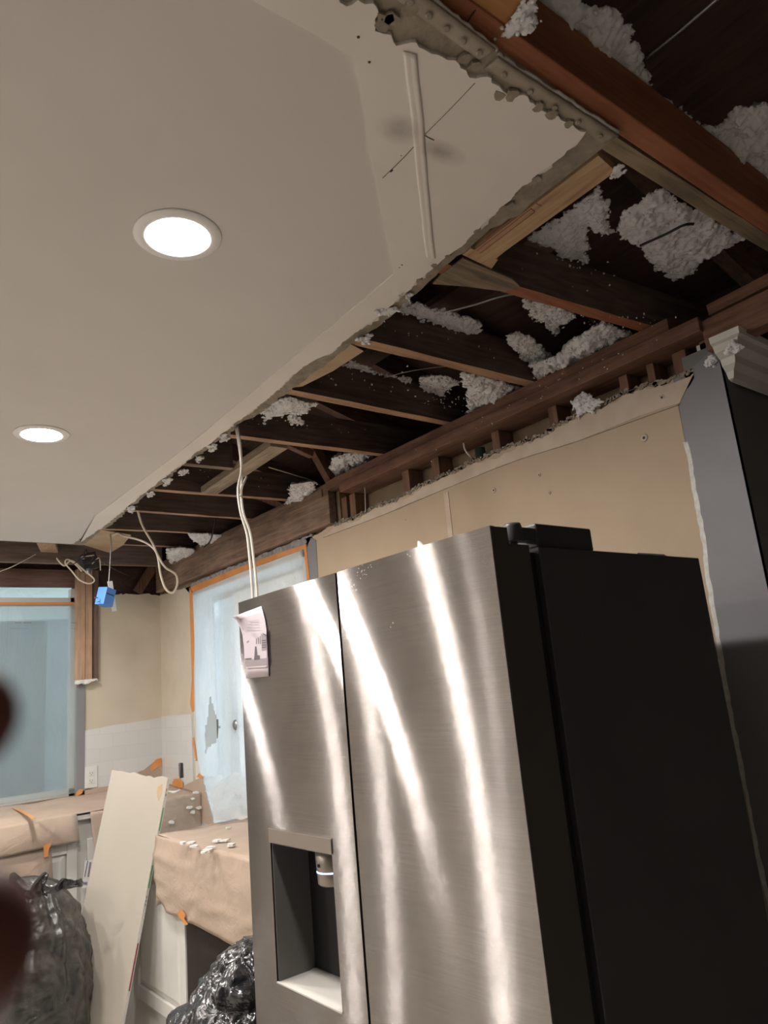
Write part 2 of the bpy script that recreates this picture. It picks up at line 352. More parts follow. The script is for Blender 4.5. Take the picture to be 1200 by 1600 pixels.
WLOC = {}
def obj(name, bm, mat, parent=None, label=None, cat=None, group=None, kind=None):
    bmesh.ops.recalc_face_normals(bm, faces=bm.faces)
    xs = [v.co for v in bm.verts]
    lo = Vector((min(v.x for v in xs), min(v.y for v in xs), min(v.z for v in xs))); hi = Vector((max(v.x for v in xs), max(v.y for v in xs), max(v.z for v in xs)))
    c = (lo+hi)/2; c.z = lo.z
    bmesh.ops.translate(bm, verts=bm.verts, vec=-c)
    me = bpy.data.meshes.new(name); bm.to_mesh(me); bm.free()
    for m_ in (mat if isinstance(mat, (list, tuple)) else [mat]): me.materials.append(m_)
    o = bpy.data.objects.new(name, me); C.objects.link(o)
    WLOC[o.name] = c
    if parent is not None: o.parent = parent; o.location = c - WLOC[parent.name]
    else: o.location = c
    tag(o, label, cat, group, kind); return o
def tag(o, label=None, cat=None, group=None, kind=None):
    if label: o['label'] = label
    if cat: o['category'] = cat
    if group: o['group'] = group
    if kind: o['kind'] = kind
def thing(name, loc, label, cat, group=None, kind=None):
    o = bpy.data.objects.new(name, None); C.objects.link(o); o.location = Vector(loc); o.empty_display_size = .05
    WLOC[o.name] = Vector(loc); tag(o, label, cat, group, kind); return o

# ================================================================== SETTING
WX = 1.87        # right wall plane
FY = 4.648       # far wall plane
CZ = 2.44        # ceiling underside
JZ = 2.453       # joist underside
obj('floor', box(-3, 4, -3, FY+.15, -.05, 0), M['floor'], kind='structure', label='pale dusty floor of the kitchen', cat='floor')

# --- ceiling: old plaster layer, painted skin over it, taped border band
zpl = CZ+.003
outer_px = [(130,852), (240,764), (340,690), (470,600), (600,500), (720,402), (830,318), (967,212)]
outer = [onZ(x, y, zpl) for x, y in outer_px]
bead_top = [onZ(775,80,zpl), onZ(640,-22,zpl)]
cr = rag([outer[0]] + outer[1:-1], .012, .02, 3) 
pl = [Vector((-3, .575, zpl)), bead_top[1], bead_top[0]] + [outer[-1]] + cr[::-1] + [Vector((.6, FY-.55, zpl)), Vector((-3, FY-.55, zpl))]
ceil = thing('ceiling', (-.5, 2, CZ), 'painted drywall ceiling broken off along its right side', 'ceiling', kind='structure')
obj('plaster_layer', slab(pl, (0,0,.012)), [M['plaster']], ceil)
# painted skin: ragged edge set back from the plaster edge
skin_px = [(112,850), (160,824), (225,770), (330,690), (440,605), (470,575), (520,548), (555,520), (600,490), (650,440), (720,385), (790,318), (850,268), (916,206)]
sk = rag([onZ(x, y, CZ) for x, y in skin_px], .009, .011, 5, jag=.6)
top_px = [(916,206), (870,180), (838,172), (824,150), (790,148), (768,118), (735,118), (722,96), (700,88), (672,82), (650,62), (624,66), (612,48), (592,44), (586,12), (560,0), (540,8), (520,-20), (480,-40)]
skt = rag([onZ(x, y, CZ) for x, y in top_px], .005, .008, 8, jag=.7)
skin = sk + skt[1:] + [Vector((-3, .60, CZ)), Vector((-3, FY-.56, CZ)), Vector((.6, FY-.56, CZ))]
obj('painted_drywall', slab(skin, (0,0,.003)), M['ceil'], ceil)
inner = [onZ(x, y, CZ) for x, y in ((148,806), (300,690), (470,548), (615,427), (590,300), (572,185), (551,86), (400,0), (330,-50))]
sk2 = rag([onZ(x, y, CZ-.0035) for x, y in [(125,848)]+skin_px[1:]], .006, .012, 12, jag=.5)
skt2 = [p - Vector((0,0,.0035)) for p in skt]
inn = []
for a, b_ in zip(inner, inner[1:]):
    for i in range(6): q = a.lerp(b_, i/6); inn.append(q + Vector((0,0,-.0035)) + Vector((noise.noise(q*9), noise.noise(q*9+Vector((5,5,5))), 0))*.003)
inn.append(inner[-1]+Vector((0,0,-.0035)))
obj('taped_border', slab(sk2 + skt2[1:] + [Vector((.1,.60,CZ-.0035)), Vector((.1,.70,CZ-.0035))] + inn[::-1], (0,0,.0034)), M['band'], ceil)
# corner bead along the torn top edge
def bead(px0, px1, wid_px, z):
    a, b_ = onZ(*px0, z), onZ(*px1, z); t = (b_-a).normalized(); s = Vector((0,0,1)).cross(t)
    if s.y < 0: s = -s
    return a, b_, t, s
bm = bmesh.new()
for (p0, p1, z) in (((778,88), (966,211), CZ-.001), ((640,-26), (774,76), CZ-.005)):
    a, b_, t, s = bead(p0, p1, 0, z)
    L = (b_-a).length
    g = [[a+t*L*i/30 + s*w_ + Vector((0,0, -.003*math.cos(w_*90) + .0012*noise.noise((a+t*L*i/30+s*w_)*60))) for i in range(31)] for w_ in (0,.01,.02,.03)]
    grid_solid(bm, g, .004)
    for i in range(5):
        q = a + t*L*(i+.5)/5 + s*.017 + Vector((0,0,-.004)); add_lathe(bm, q, [(.005,0),(.0055,-.001),(.003,-.002),(.001,-.001)], n=10)
obj('corner_bead', bm, M['bead'], ceil)
bm = bmesh.new()   # white broken lip along the bead
for (p0, p1, z) in (((776,84), (967,207), CZ+.004), ((632,-38), (776,78), CZ)):
    a, b_ = onZ(*p0, z), onZ(*p1, z)
    add_tube(bm, [a.lerp(b_, i/26)+noise.noise_vector(a.lerp(b_, i/26)*70)*.003 for i in range(27)], .0032, 6, 1)
obj('broken_lip', bm, M['gypsum'], ceil)
# torn chips of plaster between paint and bare edge
bm = bmesh.new(); rnd = random.Random(4)
for (x, y) in [(888,196), (862,182), (842,168), (800,150), (780,150), (742,104), (725,92), (838,282), (800,322), (786,326), (745,362), (700,402), (680,416), (655,440), (640,12), (612,30), (600,34)]:
    q = onZ(x, y, CZ-.0045); r = .008+rnd.random()*.007
    n = 9; ring = [q+Vector((math.cos(2*PI*k/n), math.sin(2*PI*k/n), 0))*r*(.6+.6*rnd.random()) for k in range(n)]
    add_slab(bm, ring, (0,0,.005))
obj('plaster_chip', bm, M['plaster'], ceil, kind='stuff')
# loose joint tape ridge and crack lines
tp = [(640,82), (644,120), (650,170), (654,215), (658,262), (664,320), (668,365), (673,402)]
bm = bmesh.new()
g = []
for k, off in enumerate((-.010,-.006,-.001,.002,.006,.011)):
    row = []
    for x, y in smooth_path([Vector((x, y, 0)) for x, y in tp], 4) and [(p.x, p.y) for p in smooth_path([Vector((x, y, 0)) for x, y in tp], 4)]:
        q = onZ(x, y, CZ-.004)+Vector((off, -off*.3, 0)); q.z -= (0, .0016, .0004, .0006, .0020, 0)[k]; row.append(q+noise.noise_vector(q*30)*.0006)
    g.append(row)
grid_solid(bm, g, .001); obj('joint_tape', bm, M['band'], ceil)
bm = bmesh.new()
for pa, r in (([(598,278), (630,247), (664,210)], .0008), ([(664,210), (700,174), (742,130)], .0006), ([(655,205), (668,214), (678,219)], .0011), ([(610,268), (613,265)], .0022)):
    add_tube(bm, [onZ(x, y, CZ-.0036) for x, y in pa], r, 5, 3)
obj('hairline_crack', bm, M['slot'], ceil)
bm = bmesh.new()
for (x, y, r) in ((560,58,.0025), (577,97,.0022), (597,30,.002), (628,414,.002), (624,418,.0015), (627,243,.0012), (557,541,.001)):
    add_lathe(bm, onZ(x, y, CZ-.0038), [(r, 0), (r*.8, -.0008)], n=8)
obj('nail_hole', bm, M['slot'], ceil, kind='stuff')
# ceiling behind the camera
obj('ceiling', box(-3, 4, -3, -.55, CZ, CZ+.015), M['ceil'], kind='structure')
# roof deck over the attic (slopes down to the right wall), gable closures
bm = bmesh.new()
add_slab(bm, [(-3.1,-3.1,4.1), (2.35,-3.1,2.60), (2.35,5.1,2.60), (-3.1,5.1,4.1)], (0,0,.03))
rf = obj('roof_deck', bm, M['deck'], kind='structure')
bm = bmesh.new(); add_box(bm, -3.1, 4.05, -3.15, -3.0, 0, 4.2); obj('wall_behind', bm, M['roomdark'], kind='structure')
obj('wall_left', box(-3.15, -3.0, -3.1, 5.0, 0, 4.2), M['room'], kind='structure')
obj('wall_hall', box(4.0, 4.1, -3.1, .82, 0, 2.6), M['roomdark'], kind='structure')
obj('roof_hall', box(2.3, 4.1, -3.1, 1.0, 2.6, 2.7), M['deck'], kind='structure')
bm = bmesh.new(); add_box(bm, -3.1, 2.35, FY+.14, FY+.2, 2.43, 4.2); obj('gable_far', bm, M['deck'], kind='structure')
obj('eave_board', box(2.2, 2.25, -3.1, 5.0, 2.2, 2.75), M['deck'], kind='structure')
obj('roof_far_edge', box(-3.1, 2.35, FY+.05, FY+.16, 2.395, 2.46), M['deck'], kind='structure')

# --- right wall (drywall plate in the plane X = WX)
t_ = Vector((.013, 0, 0))
topR = [(486,838), (520,822), (560,808), (590,790), (620,782), (660,757), (700,742), (740,722), (790,700), (830,690), (868,668), (900,650), (940,636), (980,612), (1030,600), (1085,578)]
tr = rag([onX(x, y, WX) for x, y in topR], .012, .014, 21, Vector((0,0,1)), .45)
right = thing('wall_right', (WX, 1.8, 0), 'bare beige drywall behind the refrigerator, torn along its top', 'wall', kind='structure')
pts = [Vector((WX, 2.872, 0)), Vector((WX, 2.872, tr[0].z))] + tr + [Vector((WX, .955, tr[-1].z)), Vector((WX, .955, 0))]
obj('drywall_panel', slab(pts, t_), M['beige'], right)
# pinkish torn band above the seam
seam = [(505,840), (600,804), (700,762), (800,722), (900,690), (1000,650), (1062,630)]
bm = slab([p-Vector((.0018,0,0)) for p in rag([onX(x, y+4, WX) for x, y in topR[1:]], .010, .014, 22, Vector((0,0,1)), .45)] + [p-Vector((.0018,0,0)) for p in rag([onX(x, y, WX) for x, y in seam[::-1]], .002, .03, 5, Vector((0,0,1)), .3)], (.0017,0,0))
obj('torn_paper_band', bm, M['pinkish'], right)
bm = bmesh.new()
rnd = random.Random(8)
crm = rag([onX(x, y-2, WX-.003) for x, y in topR[1:]], .006, .007, 31, Vector((0,0,1)), .9)
for i, p in enumerate(crm[:-1]):
    r = .004+.005*rnd.random()
    ring = [p+Vector((0, math.cos(2*PI*k/7)*r*(.6+rnd.random()*.9), math.sin(2*PI*k/7)*r*(.5+rnd.random()*.6))) for k in range(7)]
    add_slab(bm, ring, (.006,0,0))
obj('crumbled_edge', bm, M['plaster'], right, kind='stuff')
bm = bmesh.new(); add_tube(bm, [onX(x, y, WX-.0018) for x, y in ((505,840), (600,804), (700,762), (800,722), (900,690), (1000,654), (1062,632))], .0011, 5, 6); obj('panel_seam', bm, M['plaster'], right)
a = onX(697,770,WX); obj('tape_joint', box(WX-.0022, WX, a.y-.012, a.y+.012, .4, a.z), M['pinkish'], right)
bm = bmesh.new(); bw = bmesh.new()
for x, y, r in ((1006,684,.006), (1034,621,.005), (771,766,.005), (858,770,.003), (842,742,.0035), (633,812,.002), (595,740,.003)):
    q = onX(x, y, WX-.003)
    add_lathe(bw, q, [(r*2, .0028), (r*1.7, .0005), (r, 0)], 'X', 9); add_lathe(bm, q, [(r*.8, -.0002), (r*.7, .0015)], 'X', 8)
obj('hole_rim', bw, M['pinkish'], right, kind='stuff'); obj('screw_hole', bm, M['slot'], right, kind='stuff')
# grey painted strip up to the outside corner, with torn white margin
gl = [(1085,590), (1070,612), (1064,636), (1068,660), (1074,690), (1084,740), (1092,790), (1104,850), (1110,900), (1118,960), (1135,1060), (1150,1140), (1170,1240), (1196,1370), (1230,1530)]
ga = rag([onX(x, y, WX-.002) for x, y in gl], .003, .02, 44, Vector((0,1,0)), .6)
gb = rag([onX(x-7, y+1, WX-.001) for x, y in gl[4:]], .003, .02, 45, Vector((0,1,0)), .6)
yc = onX(1130,590,WX).y
top = [Vector((WX-.002, ga[0].y, ga[0].z+.03)), Vector((WX-.002, yc, ga[0].z+.06))]
obj('grey_paint', slab(ga + [Vector((WX-.002, ga[-1].y, 0)), Vector((WX-.002, yc, 0))] + top[::-1], (.0025,0,0)), M['greyp'], right)
obj('torn_white_edge', slab(gb + [p+Vector((.001,0,0)) for p in ga[::-1] if p.z < gb[0].z], (.0015,0,0)), M['gypsum'], right)
obj('corner_panel', box(WX, WX+.013, yc, .956, 0, 2.30), M['greyp'], right)
obj('wall_return', box(WX, 4.0, yc, yc+.1, 0, 2.34), M['darkwall'], kind='structure')
# grey skin on the door side + header strip + bit of wall past the door
obj('door_side_strip', slab([onX(478,858,WX-.002), onX(486,840,WX-.002), onX(488,846,WX-.002)+Vector((0,-.03,0)), Vector((WX-.002, 2.80, 1.2)), Vector((WX-.002, 2.872, 1.2))], (.002,0,0)), M['greyp'], right)
hd = rag([onX(x, y, WX) for x, y in ((288,918), (330,898), (380,878), (430,858), (487,834))], .006, .012, 9, Vector((0,0,1)), .7)
obj('plaster_header_strip', slab(hd + [Vector((WX, 2.80, 2.20)), Vector((WX, 4.17, 2.20)), Vector((WX, 4.20, 2.20))], (.012,0,0)), mottled('grey rough plaster', (.17,.165,.17), (.36,.34,.32), 40, .9, 80, .7, .003), right)
tpc = rag([Vector((WX, 4.17, 2.235)), Vector((WX, FY, 2.245))], .006, .02, 10, Vector((0,0,1)))
obj('corner_drywall', slab([Vector((WX, 4.17, 0))] + tpc + [Vector((WX, FY, 0))], (.012,0,0)), M['farbeige'], right)
obj('tile_panel', box(WX-.008, WX, 4.19, FY-.006, 1.0, 1.483), M['tile'], right)

# --- far wall
far = thing('wall_far', (.5, FY, 0), 'far kitchen wall with bare beige drywall and white tile', 'wall', kind='structure')
top_f = rag([Vector((1.47, FY, 2.26)), Vector((WX, FY, 2.245))], .01, .018, 51, Vector((0,0,1)), .8)
wxr = 1.352
pts = [Vector((wxr+.045, FY, 1.0)), Vector((wxr+.045, FY, 1.78)), Vector((1.47, FY, 1.78))] + top_f + [Vector((WX, FY, 1.0))]
obj('drywall_panel', slab(pts, (0,.013,0)), M['farbeige'], far)
bm = bmesh.new(); add_box(bm, -3, WX+.1, FY+.005, FY+.12, 0, 1.09)
add_box(bm, wxr, WX+.1, FY+.014, FY+.12, 1.09, 2.25)
obj('wall_core', bm, M['sheath'], far)
obj('gap_shade_backing', box(wxr, WX+.1, FY+.04, FY+.12, 2.251, 2.43), M['deck'], far)  # dark sheet: the shade inside the gap is put into its colour
obj('grey_strip', box(wxr-.002, wxr+.045, FY-.012, FY+.012, 1.09, 1.745), M['greyp'], far)
tl = rag([onY(128,1142,FY-.008), onY(253,1121,FY-.008)], .003, .03, 61, Vector((0,0,1)), .5)
tb = rag([onY(150,1232,FY-.008), onY(130,1228,FY-.008)], .008, .02, 62, Vector((0,0,1)), .5)
obj('tile_panel', slab(tl + [Vector((WX-.006, FY-.008, 1.0)), Vector((1.46, FY-.008, 1.0))] + tb, (0,.008,0)), M['tile'], far)
bm = bmesh.new()
obj('wall_core', box(-3, -.6, FY, FY+.12, 1.09, 2.45), M['room'], far)

# window header and window in the far wall
obj('window_header', beam((-.7, FY+.02, 2.296), (1.36, FY+.02, 2.296), .04, .105, wob=.002, seg=6), wood('dark header board', (.13,.07,.055), (.20,.12,.095), 0), label='dark brown header board above the far window', cat='beam')
win = thing('window_1', (.4, FY, 1.09), 'wide window in the far wall', 'window', kind='structure')
bm = bmesh.new(); add_box(bm, -.6, wxr, FY+.03, FY+.08, 1.09, 1.13); add_box(bm, -.6, wxr, FY+.03, FY+.08, 2.20, 2.235); add_box(bm, -.6, -.56, FY+.03, FY+.08, 1.09, 2.29); add_box(bm, wxr-.03, wxr, FY+.03, FY+.08, 1.09, 2.29)
obj('window_frame', bm, M['white'], win)
obj('window_pane', box(-.56, wxr-.03, FY+.052, FY+.056, 1.13, 2.29), M['glass'], win)
# outside: patio cover boards, beam and a grey building
bm = bmesh.new()
for i in range(14): x = -1.0+i*.30; add_slab(bm, [(x, 4.95, 2.36), (x+.292, 4.95, 2.36), (x+.292, 6.6, 2.50), (x, 6.6, 2.50)], (0,0,.012))
po = thing('patio_cover', (0, 5.8, 2.4), 'white boarded patio cover seen through the top of the far window', 'patio cover')
obj('ceiling_board', bm, M['panel'], po); obj('beam', box(-1.2, 3.2, 6.5, 6.6, 2.33, 2.50), M['patio'], po)
obj('ground', box(-4, 6, FY+.2, 12, -.06, 0), mottled('pale concrete', (.62,.65,.65), (.70,.73,.73), 3, .9), kind='structure')
obj('outdoor_wall', box(1.90, 5.5, 7.7, 7.8, 0, 2.9), mottled('pale grey stucco', (.30,.34,.35), (.40,.45,.46), 2, .9), label='paler grey wall outside, right of the dark one', cat='wall')
obj('outdoor_wall', box(-2.5, 1.88, 7.4, 7.6, 0, 2.9), M['fencegrey'], label='dark grey wall standing outside behind the far window', cat='wall')

# door opening in the right wall
door = thing('door_1', (WX+.05, 3.5, 0), 'pale glazed door behind plastic in the right wall', 'door', kind='structure')
bm = bmesh.new(); add_box(bm, WX+.0, WX+.12, 4.13, 4.17, 0, 2.2); add_box(bm, WX, WX+.12, 2.875, 2.91, 0, 2.2); add_box(bm, WX, WX+.12, 2.875, 4.17, 2.165, 2.2)
obj('door_frame', bm, M['white'], door)
bm = bmesh.new(); y0, y1 = 2.95, 3.72
add_box(bm, WX+.05, WX+.09, y1-.12, y1, .02, 2.12); add_box(bm, WX+.05, WX+.09, y0, y0+.1, .02, 2.12); add_box(bm, WX+.051, WX+.089, y0+.1, y1-.12, 1.98, 2.12); add_box(bm, WX+.051, WX+.089, y0+.1, y1-.12, .02, 1.18)
leaf = obj('door_leaf', bm, M['patio'], door); obj('door_glass', box(WX+.068, WX+.072, y0+.1, y1-.12, 1.18, 1.98), M['glass'], leaf)
kq = onX(368,1133,WX-.02)
obj('door_knob', lathe((WX-.03, kq.y, kq.z), [(.012,0),(.027,.006),(.029,.018),(.02,.03),(.01,.036),(.01,.06),(.03,.066),(.03,.075)], 'X', 24), M['galv'], door, label='round metal door knob')
obj('wall_outer', box(WX+.014, WX+.15, 4.17, FY+.1, 0, 2.2), M['sheath'], kind='structure')
obj('header_outer', box(WX+.02, WX+.33, 2.6, FY+.1, 2.2, 2.47), M['sheath'], kind='structure')
obj('wall_outer', box(WX+.09, WX+.33, yc+.1, 2.875, 0, 2.47), M['sheath'], kind='structure')
obj('yard_fence', box(4.2, 4.3, 1.2, 7.6, 0, 1.5), M['patio'], label='pale fence in the daylight beyond the plastic covered door', cat='fence')

# ================================================================== ATTIC TIMBER
joists = [ # left px, right px (bottom centre line), width, material
 ((716,427), (1003,512), .038, 'red', 'orange brown ceiling joist, second one in from the corner of the broken ceiling'),
 ((556,533), (828,600), .04, 'woodX', 'ceiling joist with pale orange edge, third in from the broken corner'),
 ((444,611), (708,664), .038, 'woodX', 'ceiling joist with pale edge ending by the insulation, fourth in from the broken corner'),
 ((362,682), (605,712), .036, 'woodX', 'ceiling joist beside the top of the hanging white cables'),
 ((300,727), (362,733), .036, 'weather', 'short pale joist stub ending at the slanted grey brace'),
 ((243,766), (454,782), .034, 'woodX', 'ceiling joist that carries the low end of the slanted grey brace'),
 ((215,799), (412,813), .034, 'woodX', 'ceiling joist just beyond the slanted grey brace, above the looped cable'),
 ((190,828), (358,835), .034, 'woodX', 'ceiling joist running over the yellow wire nut'),
 ((186,851), (318,856), .034, 'woodX', 'ceiling joist beside the tan paper faced scrap in the far corner'),
]
for i, (a, b_, wd, mt, lab) in enumerate(joists):
    p, q = onZ(*a, JZ), onZ(*b_, JZ); d = (q-p)
    if i != 4:
        p = p - d*(.45/max(d.x, .1)); q = q + d*((2.10-q.x)/d.x)
    else: p = p - d.normalized()*.4
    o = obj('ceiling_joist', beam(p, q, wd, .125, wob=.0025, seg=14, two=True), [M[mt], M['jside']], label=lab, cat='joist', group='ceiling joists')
# far cross joist over the window, and doubled beam at the near corner
obj('ceiling_joist', beam((-1, 4.50, 2.40), (1.80, 4.44, 2.40), .04, .12, wob=.002, seg=10), wood('grey brown joist wood', (.15,.11,.09), (.26,.195,.16), 0), label='long brown joist just in front of the far window header', cat='joist', group='ceiling joists')
for x in (.62, 1.02): obj('ceiling_block', beam((x, 4.10, 2.46), (x+.12, 4.45, 2.46), .09, .03), M['postZ'], label='short tan block above the far joist, '+('left' if x < 1 else 'right')+' one', cat='block')
obj('ceiling_joist', box(.60, 1.84, .532, .572, JZ, 2.565, bev=.003), M['red'], label='red brown near joist with dark side face by the ceiling corner', cat='joist', group='ceiling joists')
obj('ceiling_joist', beam((.9,.596,JZ), (1.84,.588,JZ), .034, .11, wob=.002, seg=10), M['weather'], label='weathered grey brown joist set against the red brown one', cat='joist', group='ceiling joists')
q = onZ(740,0,2.456); a0, a1, a2, a3 = onZ(668,-4,2.458), onZ(768,70,2.458), onZ(832,4,2.458), onZ(790,-60,2.458)
obj('plywood_scrap', slab([a0, a1, a2, a3, onZ(640,-60,2.458)], (0,0,.012)), M['orange'], label='orange plywood piece above the top edge of the ceiling', cat='plywood')
obj('nail', tube([onZ(716,58,2.437), onZ(728,38,2.445), onZ(745,12,2.455)], .0013, 6, 4), M['dark'], label='bent dark nail poking past the corner bead', cat='nail')
# furring boards along the broken edge
bd = [onZ(*p, 2.4555) for p in ((735,396), (775,404), (790,392), (962,268), (935,243))]
fb = obj('furring_board', slab(bd, (0,0,.018)), M['pale'], label='pale pine board with red stamp along the broken ceiling edge', cat='board')
bm = bmesh.new()
for (p0, p1) in (((745,392), (830,326)), ((750,396), (836,331)), ((760,372), (800,340)), ((838,318), (846,322)), ((830,326), (836,331))): add_tube(bm, [onZ(*p0, 2.4552), onZ(*p1, 2.4552)], .0008, 5, 1)
obj('red_stamp', bm, M['redp'], fb)
obj('furring_board', slab([onZ(*p, 2.456) for p in ((722,398), (768,420), (778,406), (736,388))], (0,0,.016)), M['pale'], label='short pine cleat at the end of the stamped board', cat='board')
obj('paper_scrap', slab([onZ(*p, 2.448) for p in ((452,606), (472,604), (520,580), (568,549), (548,538), (530,540), (500,566))], (0,0,.002)), M['boxpaper'], label='tan paper faced scrap hanging under the third joist', cat='scrap')
obj('paper_scrap', slab([onZ(*p, 2.452) for p in ((690,428), (724,404), (742,412), (800,436), (812,448), (790,456), (730,448), (676,444))], (0,0,.004)), M['weather'], label='brown torn paper under the second joist beside the pine cleat', cat='scrap')
obj('paper_scrap', slab([onZ(*p, 2.452) for p in ((126,850), (158,828), (205,836), (192,852), (172,864), (152,858))], (0,0,.003)), M['boxpaper'], label='tan scrap in the far corner above the blue electrical box', cat='scrap')
# slanted brace and small struts
obj('brace_board', beam(onZ(326,772,2.446), onZ(436,699,2.446), .075, .03, wob=.002, seg=8), M['brace'], label='grey brown brace board nailed slanting under the joists', cat='board')
obj('roof_strut', beam(onZ(512,752,2.455), onZ(478,690,2.62), .035, .05), M['woodZ'], label='red brown strut rising steeply beside the insulation', cat='strut')
obj('roof_strut', beam(onZ(486,715,2.50), onZ(440,694,2.54), .03, .03), M['woodZ'], label='thin orange strut meeting the top of the slanted brace', cat='strut')
obj('roof_strut', beam(onZ(442,796,2.46), onZ(400,779,2.56), .03, .03), M['woodZ'], label='short strut behind the hanging white cables', cat='strut')
obj('roof_strut', beam(onZ(352,834,2.46), onZ(300,806,2.56), .03, .03), M['brace'], label='grey strut slanting beneath the far roof', cat='strut')
# rafters
for i, y in enumerate((.80, 1.21, 1.60, 1.98, 2.38, 2.78, 3.18, 3.6, 4.0, 4.35)):
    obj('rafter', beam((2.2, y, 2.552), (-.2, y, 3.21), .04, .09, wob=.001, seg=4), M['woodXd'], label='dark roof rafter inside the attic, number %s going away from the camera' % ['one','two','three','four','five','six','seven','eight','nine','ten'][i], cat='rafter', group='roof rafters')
obj('purlin_board', beam((1.50, .95, 2.645), (1.50, 2.3, 2.645), .10, .02), M['deck'], label='dark red board between the rafters above the right wall', cat='board')

# top plates on the right wall
obj('top_plate', box(1.832, WX+.09, yc+.1, 2.62, 2.413, JZ, bev=.002), M['woodY'], label='upper red brown top plate over the right wall', cat='wall plate')
obj('top_plate', box(1.820, WX+.09, onX(1095,520,1.82).y, 2.50, 2.371, 2.412, bev=.002), M['woodY'], label='lower red brown top plate over the right wall', cat='wall plate')
obj('top_plate', beam(onX(1103,548,1.83)+Vector((.03,0,0)), onX(1260,476,1.83)+Vector((.03,0,0)), .05, .085, wob=.001, seg=4), M['woodY'], label='knotty plate board right of the post end above the crown moulding', cat='wall plate')
obj('top_plate', beam(onX(1106,492,1.83)+Vector((.03,0,0)), onX(1260,414,1.83)+Vector((.03,0,0)), .05, .03), M['woodY'], label='thin upper board above the knotty plate', cat='wall plate')
obj('door_header', box(1.842, WX+.012, 2.62, 4.64, 2.262, 2.45, bev=.003), M['hdrY'], label='wide brown header beam over the plastic covered door', cat='beam')
obj('header_trim', box(1.836, 1.842, 2.66, 3.6, 2.395, 2.43), M['hdrY'], label='narrow strip along the top of the brown door header', cat='board')
studs = [(1081,1102,490,612), (1037,1060,520,612), (1000,1012,560,640), (956,970,580,650), (843,857,620,690), (754,766,660,720), (660,672,710,760), (615,626,735,785), (532,541,770,800), (520,528,775,810), (503,509,780,812)]
names = ['nearest to the grey column','second from the grey column','third from the grey column','fourth from the grey column','fifth from the grey column','beside the dark green pipe','seventh from the grey column','eighth from the grey column','ninth from the grey column','tenth from the grey column','last before the door header']
for (x0, x1, ya, yb), nm in zip(studs, names):
    xx = 1.835; p = onX(x0, (ya+yb)/2, xx); q = onX(x1, (ya+yb)/2, xx)
    obj('wall_stud', box(xx+.004, xx+.088 if xx+.088 < WX+.09 else WX+.088, q.y, p.y, 2.14 if False else 2.20, 2.345, bev=.0015) if False else box(WX+.014, WX+.088, q.y, p.y, .2, 2.370, bev=.0015), M['woodZ'], label='upright stud end under the plates, '+nm, cat='stud', group='stud ends above the beige wall')
a = onX(747,690,WX+.04); obj('pipe', tube([(WX+.045, a.y, .5), (WX+.045, a.y, 1.5), (WX+.045, a.y, 2.345)], .019, 14, 2), M['pipe'], label='dark green pipe standing in the open wall cavity', cat='pipe')
obj('cable_stub', tube([onX(724,690,WX-.0), onX(727,703,WX), onX(736,714,WX+.02), onX(742,718,WX+.05)], .0035, 8), M['romex'], label='short white cable curving into the open wall cavity', cat='cable')
obj('cable_stub', tube([onX(570,762,WX), onX(571,790,WX-.004), onX(571,800,WX-.004)], .002, 6), M['romex'], label='thin white wire coming down in front of the torn wall top', cat='cable')
# post bundle at the window's right side
post = thing('window_post', (1.41, 4.6, 1.737), 'bundle of bare tan studs, one coloured as shaded, hanging beside the far window', 'post')
zt = 2.40
for (x0, x1, y, m_) in ((119.5,133,4.60,'postZ'), (133.5,144,4.605,'postZ'), (144.5,154,4.625,'postShade')):
    a, b_ = onY(x0,1000,y), onY(x1,1000,y); obj('stud', box(a.x, b_.x, y, FY-.002, 1.737, zt, bev=.001), M[m_], post)
rg = rag([onY(152,1064,4.6), onY(119,1069,4.6)], .009, .006, 77, Vector((0,0,1)), .9)
obj('broken_edge', slab([onY(119,1063,4.6), onY(152,1060,4.6)] + rg, (0,.03,0)), M['gypsum'], post)
# crown moulding with mitred outside corner
prof = [(.0,0), (.012,.004), (.018,.018), (.030,.030), (.034,.044), (.052,.056), (.058,.070), (.066,.074), (.068,.088), (.0,.088)]
prof = [(o_*1.15, z_*1.2) for o_, z_ in prof]
zb = 2.222; bm = bmesh.new(); yw = yc; yc = yc-.018
A = [bm.verts.new((WX-o_, yc-.0005, zb+z_)) for o_, z_ in prof]; B = [bm.verts.new((WX-o_, yc-o_-.0005, zb+z_)) for o_, z_ in prof]
Cc = [bm.verts.new((WX+1.2, yc-o_-.0005, zb+z_)) for o_, z_ in prof]
for i in range(len(prof)):
    j = (i+1) % len(prof)
    face(bm, [A[i], A[j], B[j], B[i]]); face(bm, [B[i], B[j], Cc[j], Cc[i]])
face(bm, A); face(bm, Cc)
yc = yw
bm2 = None
tr1 = obj('trim_1', bm, M['crown'], kind='structure', label='dusty crown moulding with cut end at the wall corner', cat='moulding')
obj('backing_strip', box(WX+.014, WX+1.2, yc-.06, yc+.06, 2.345, 2.362), M['gypsum'], kind='structure')

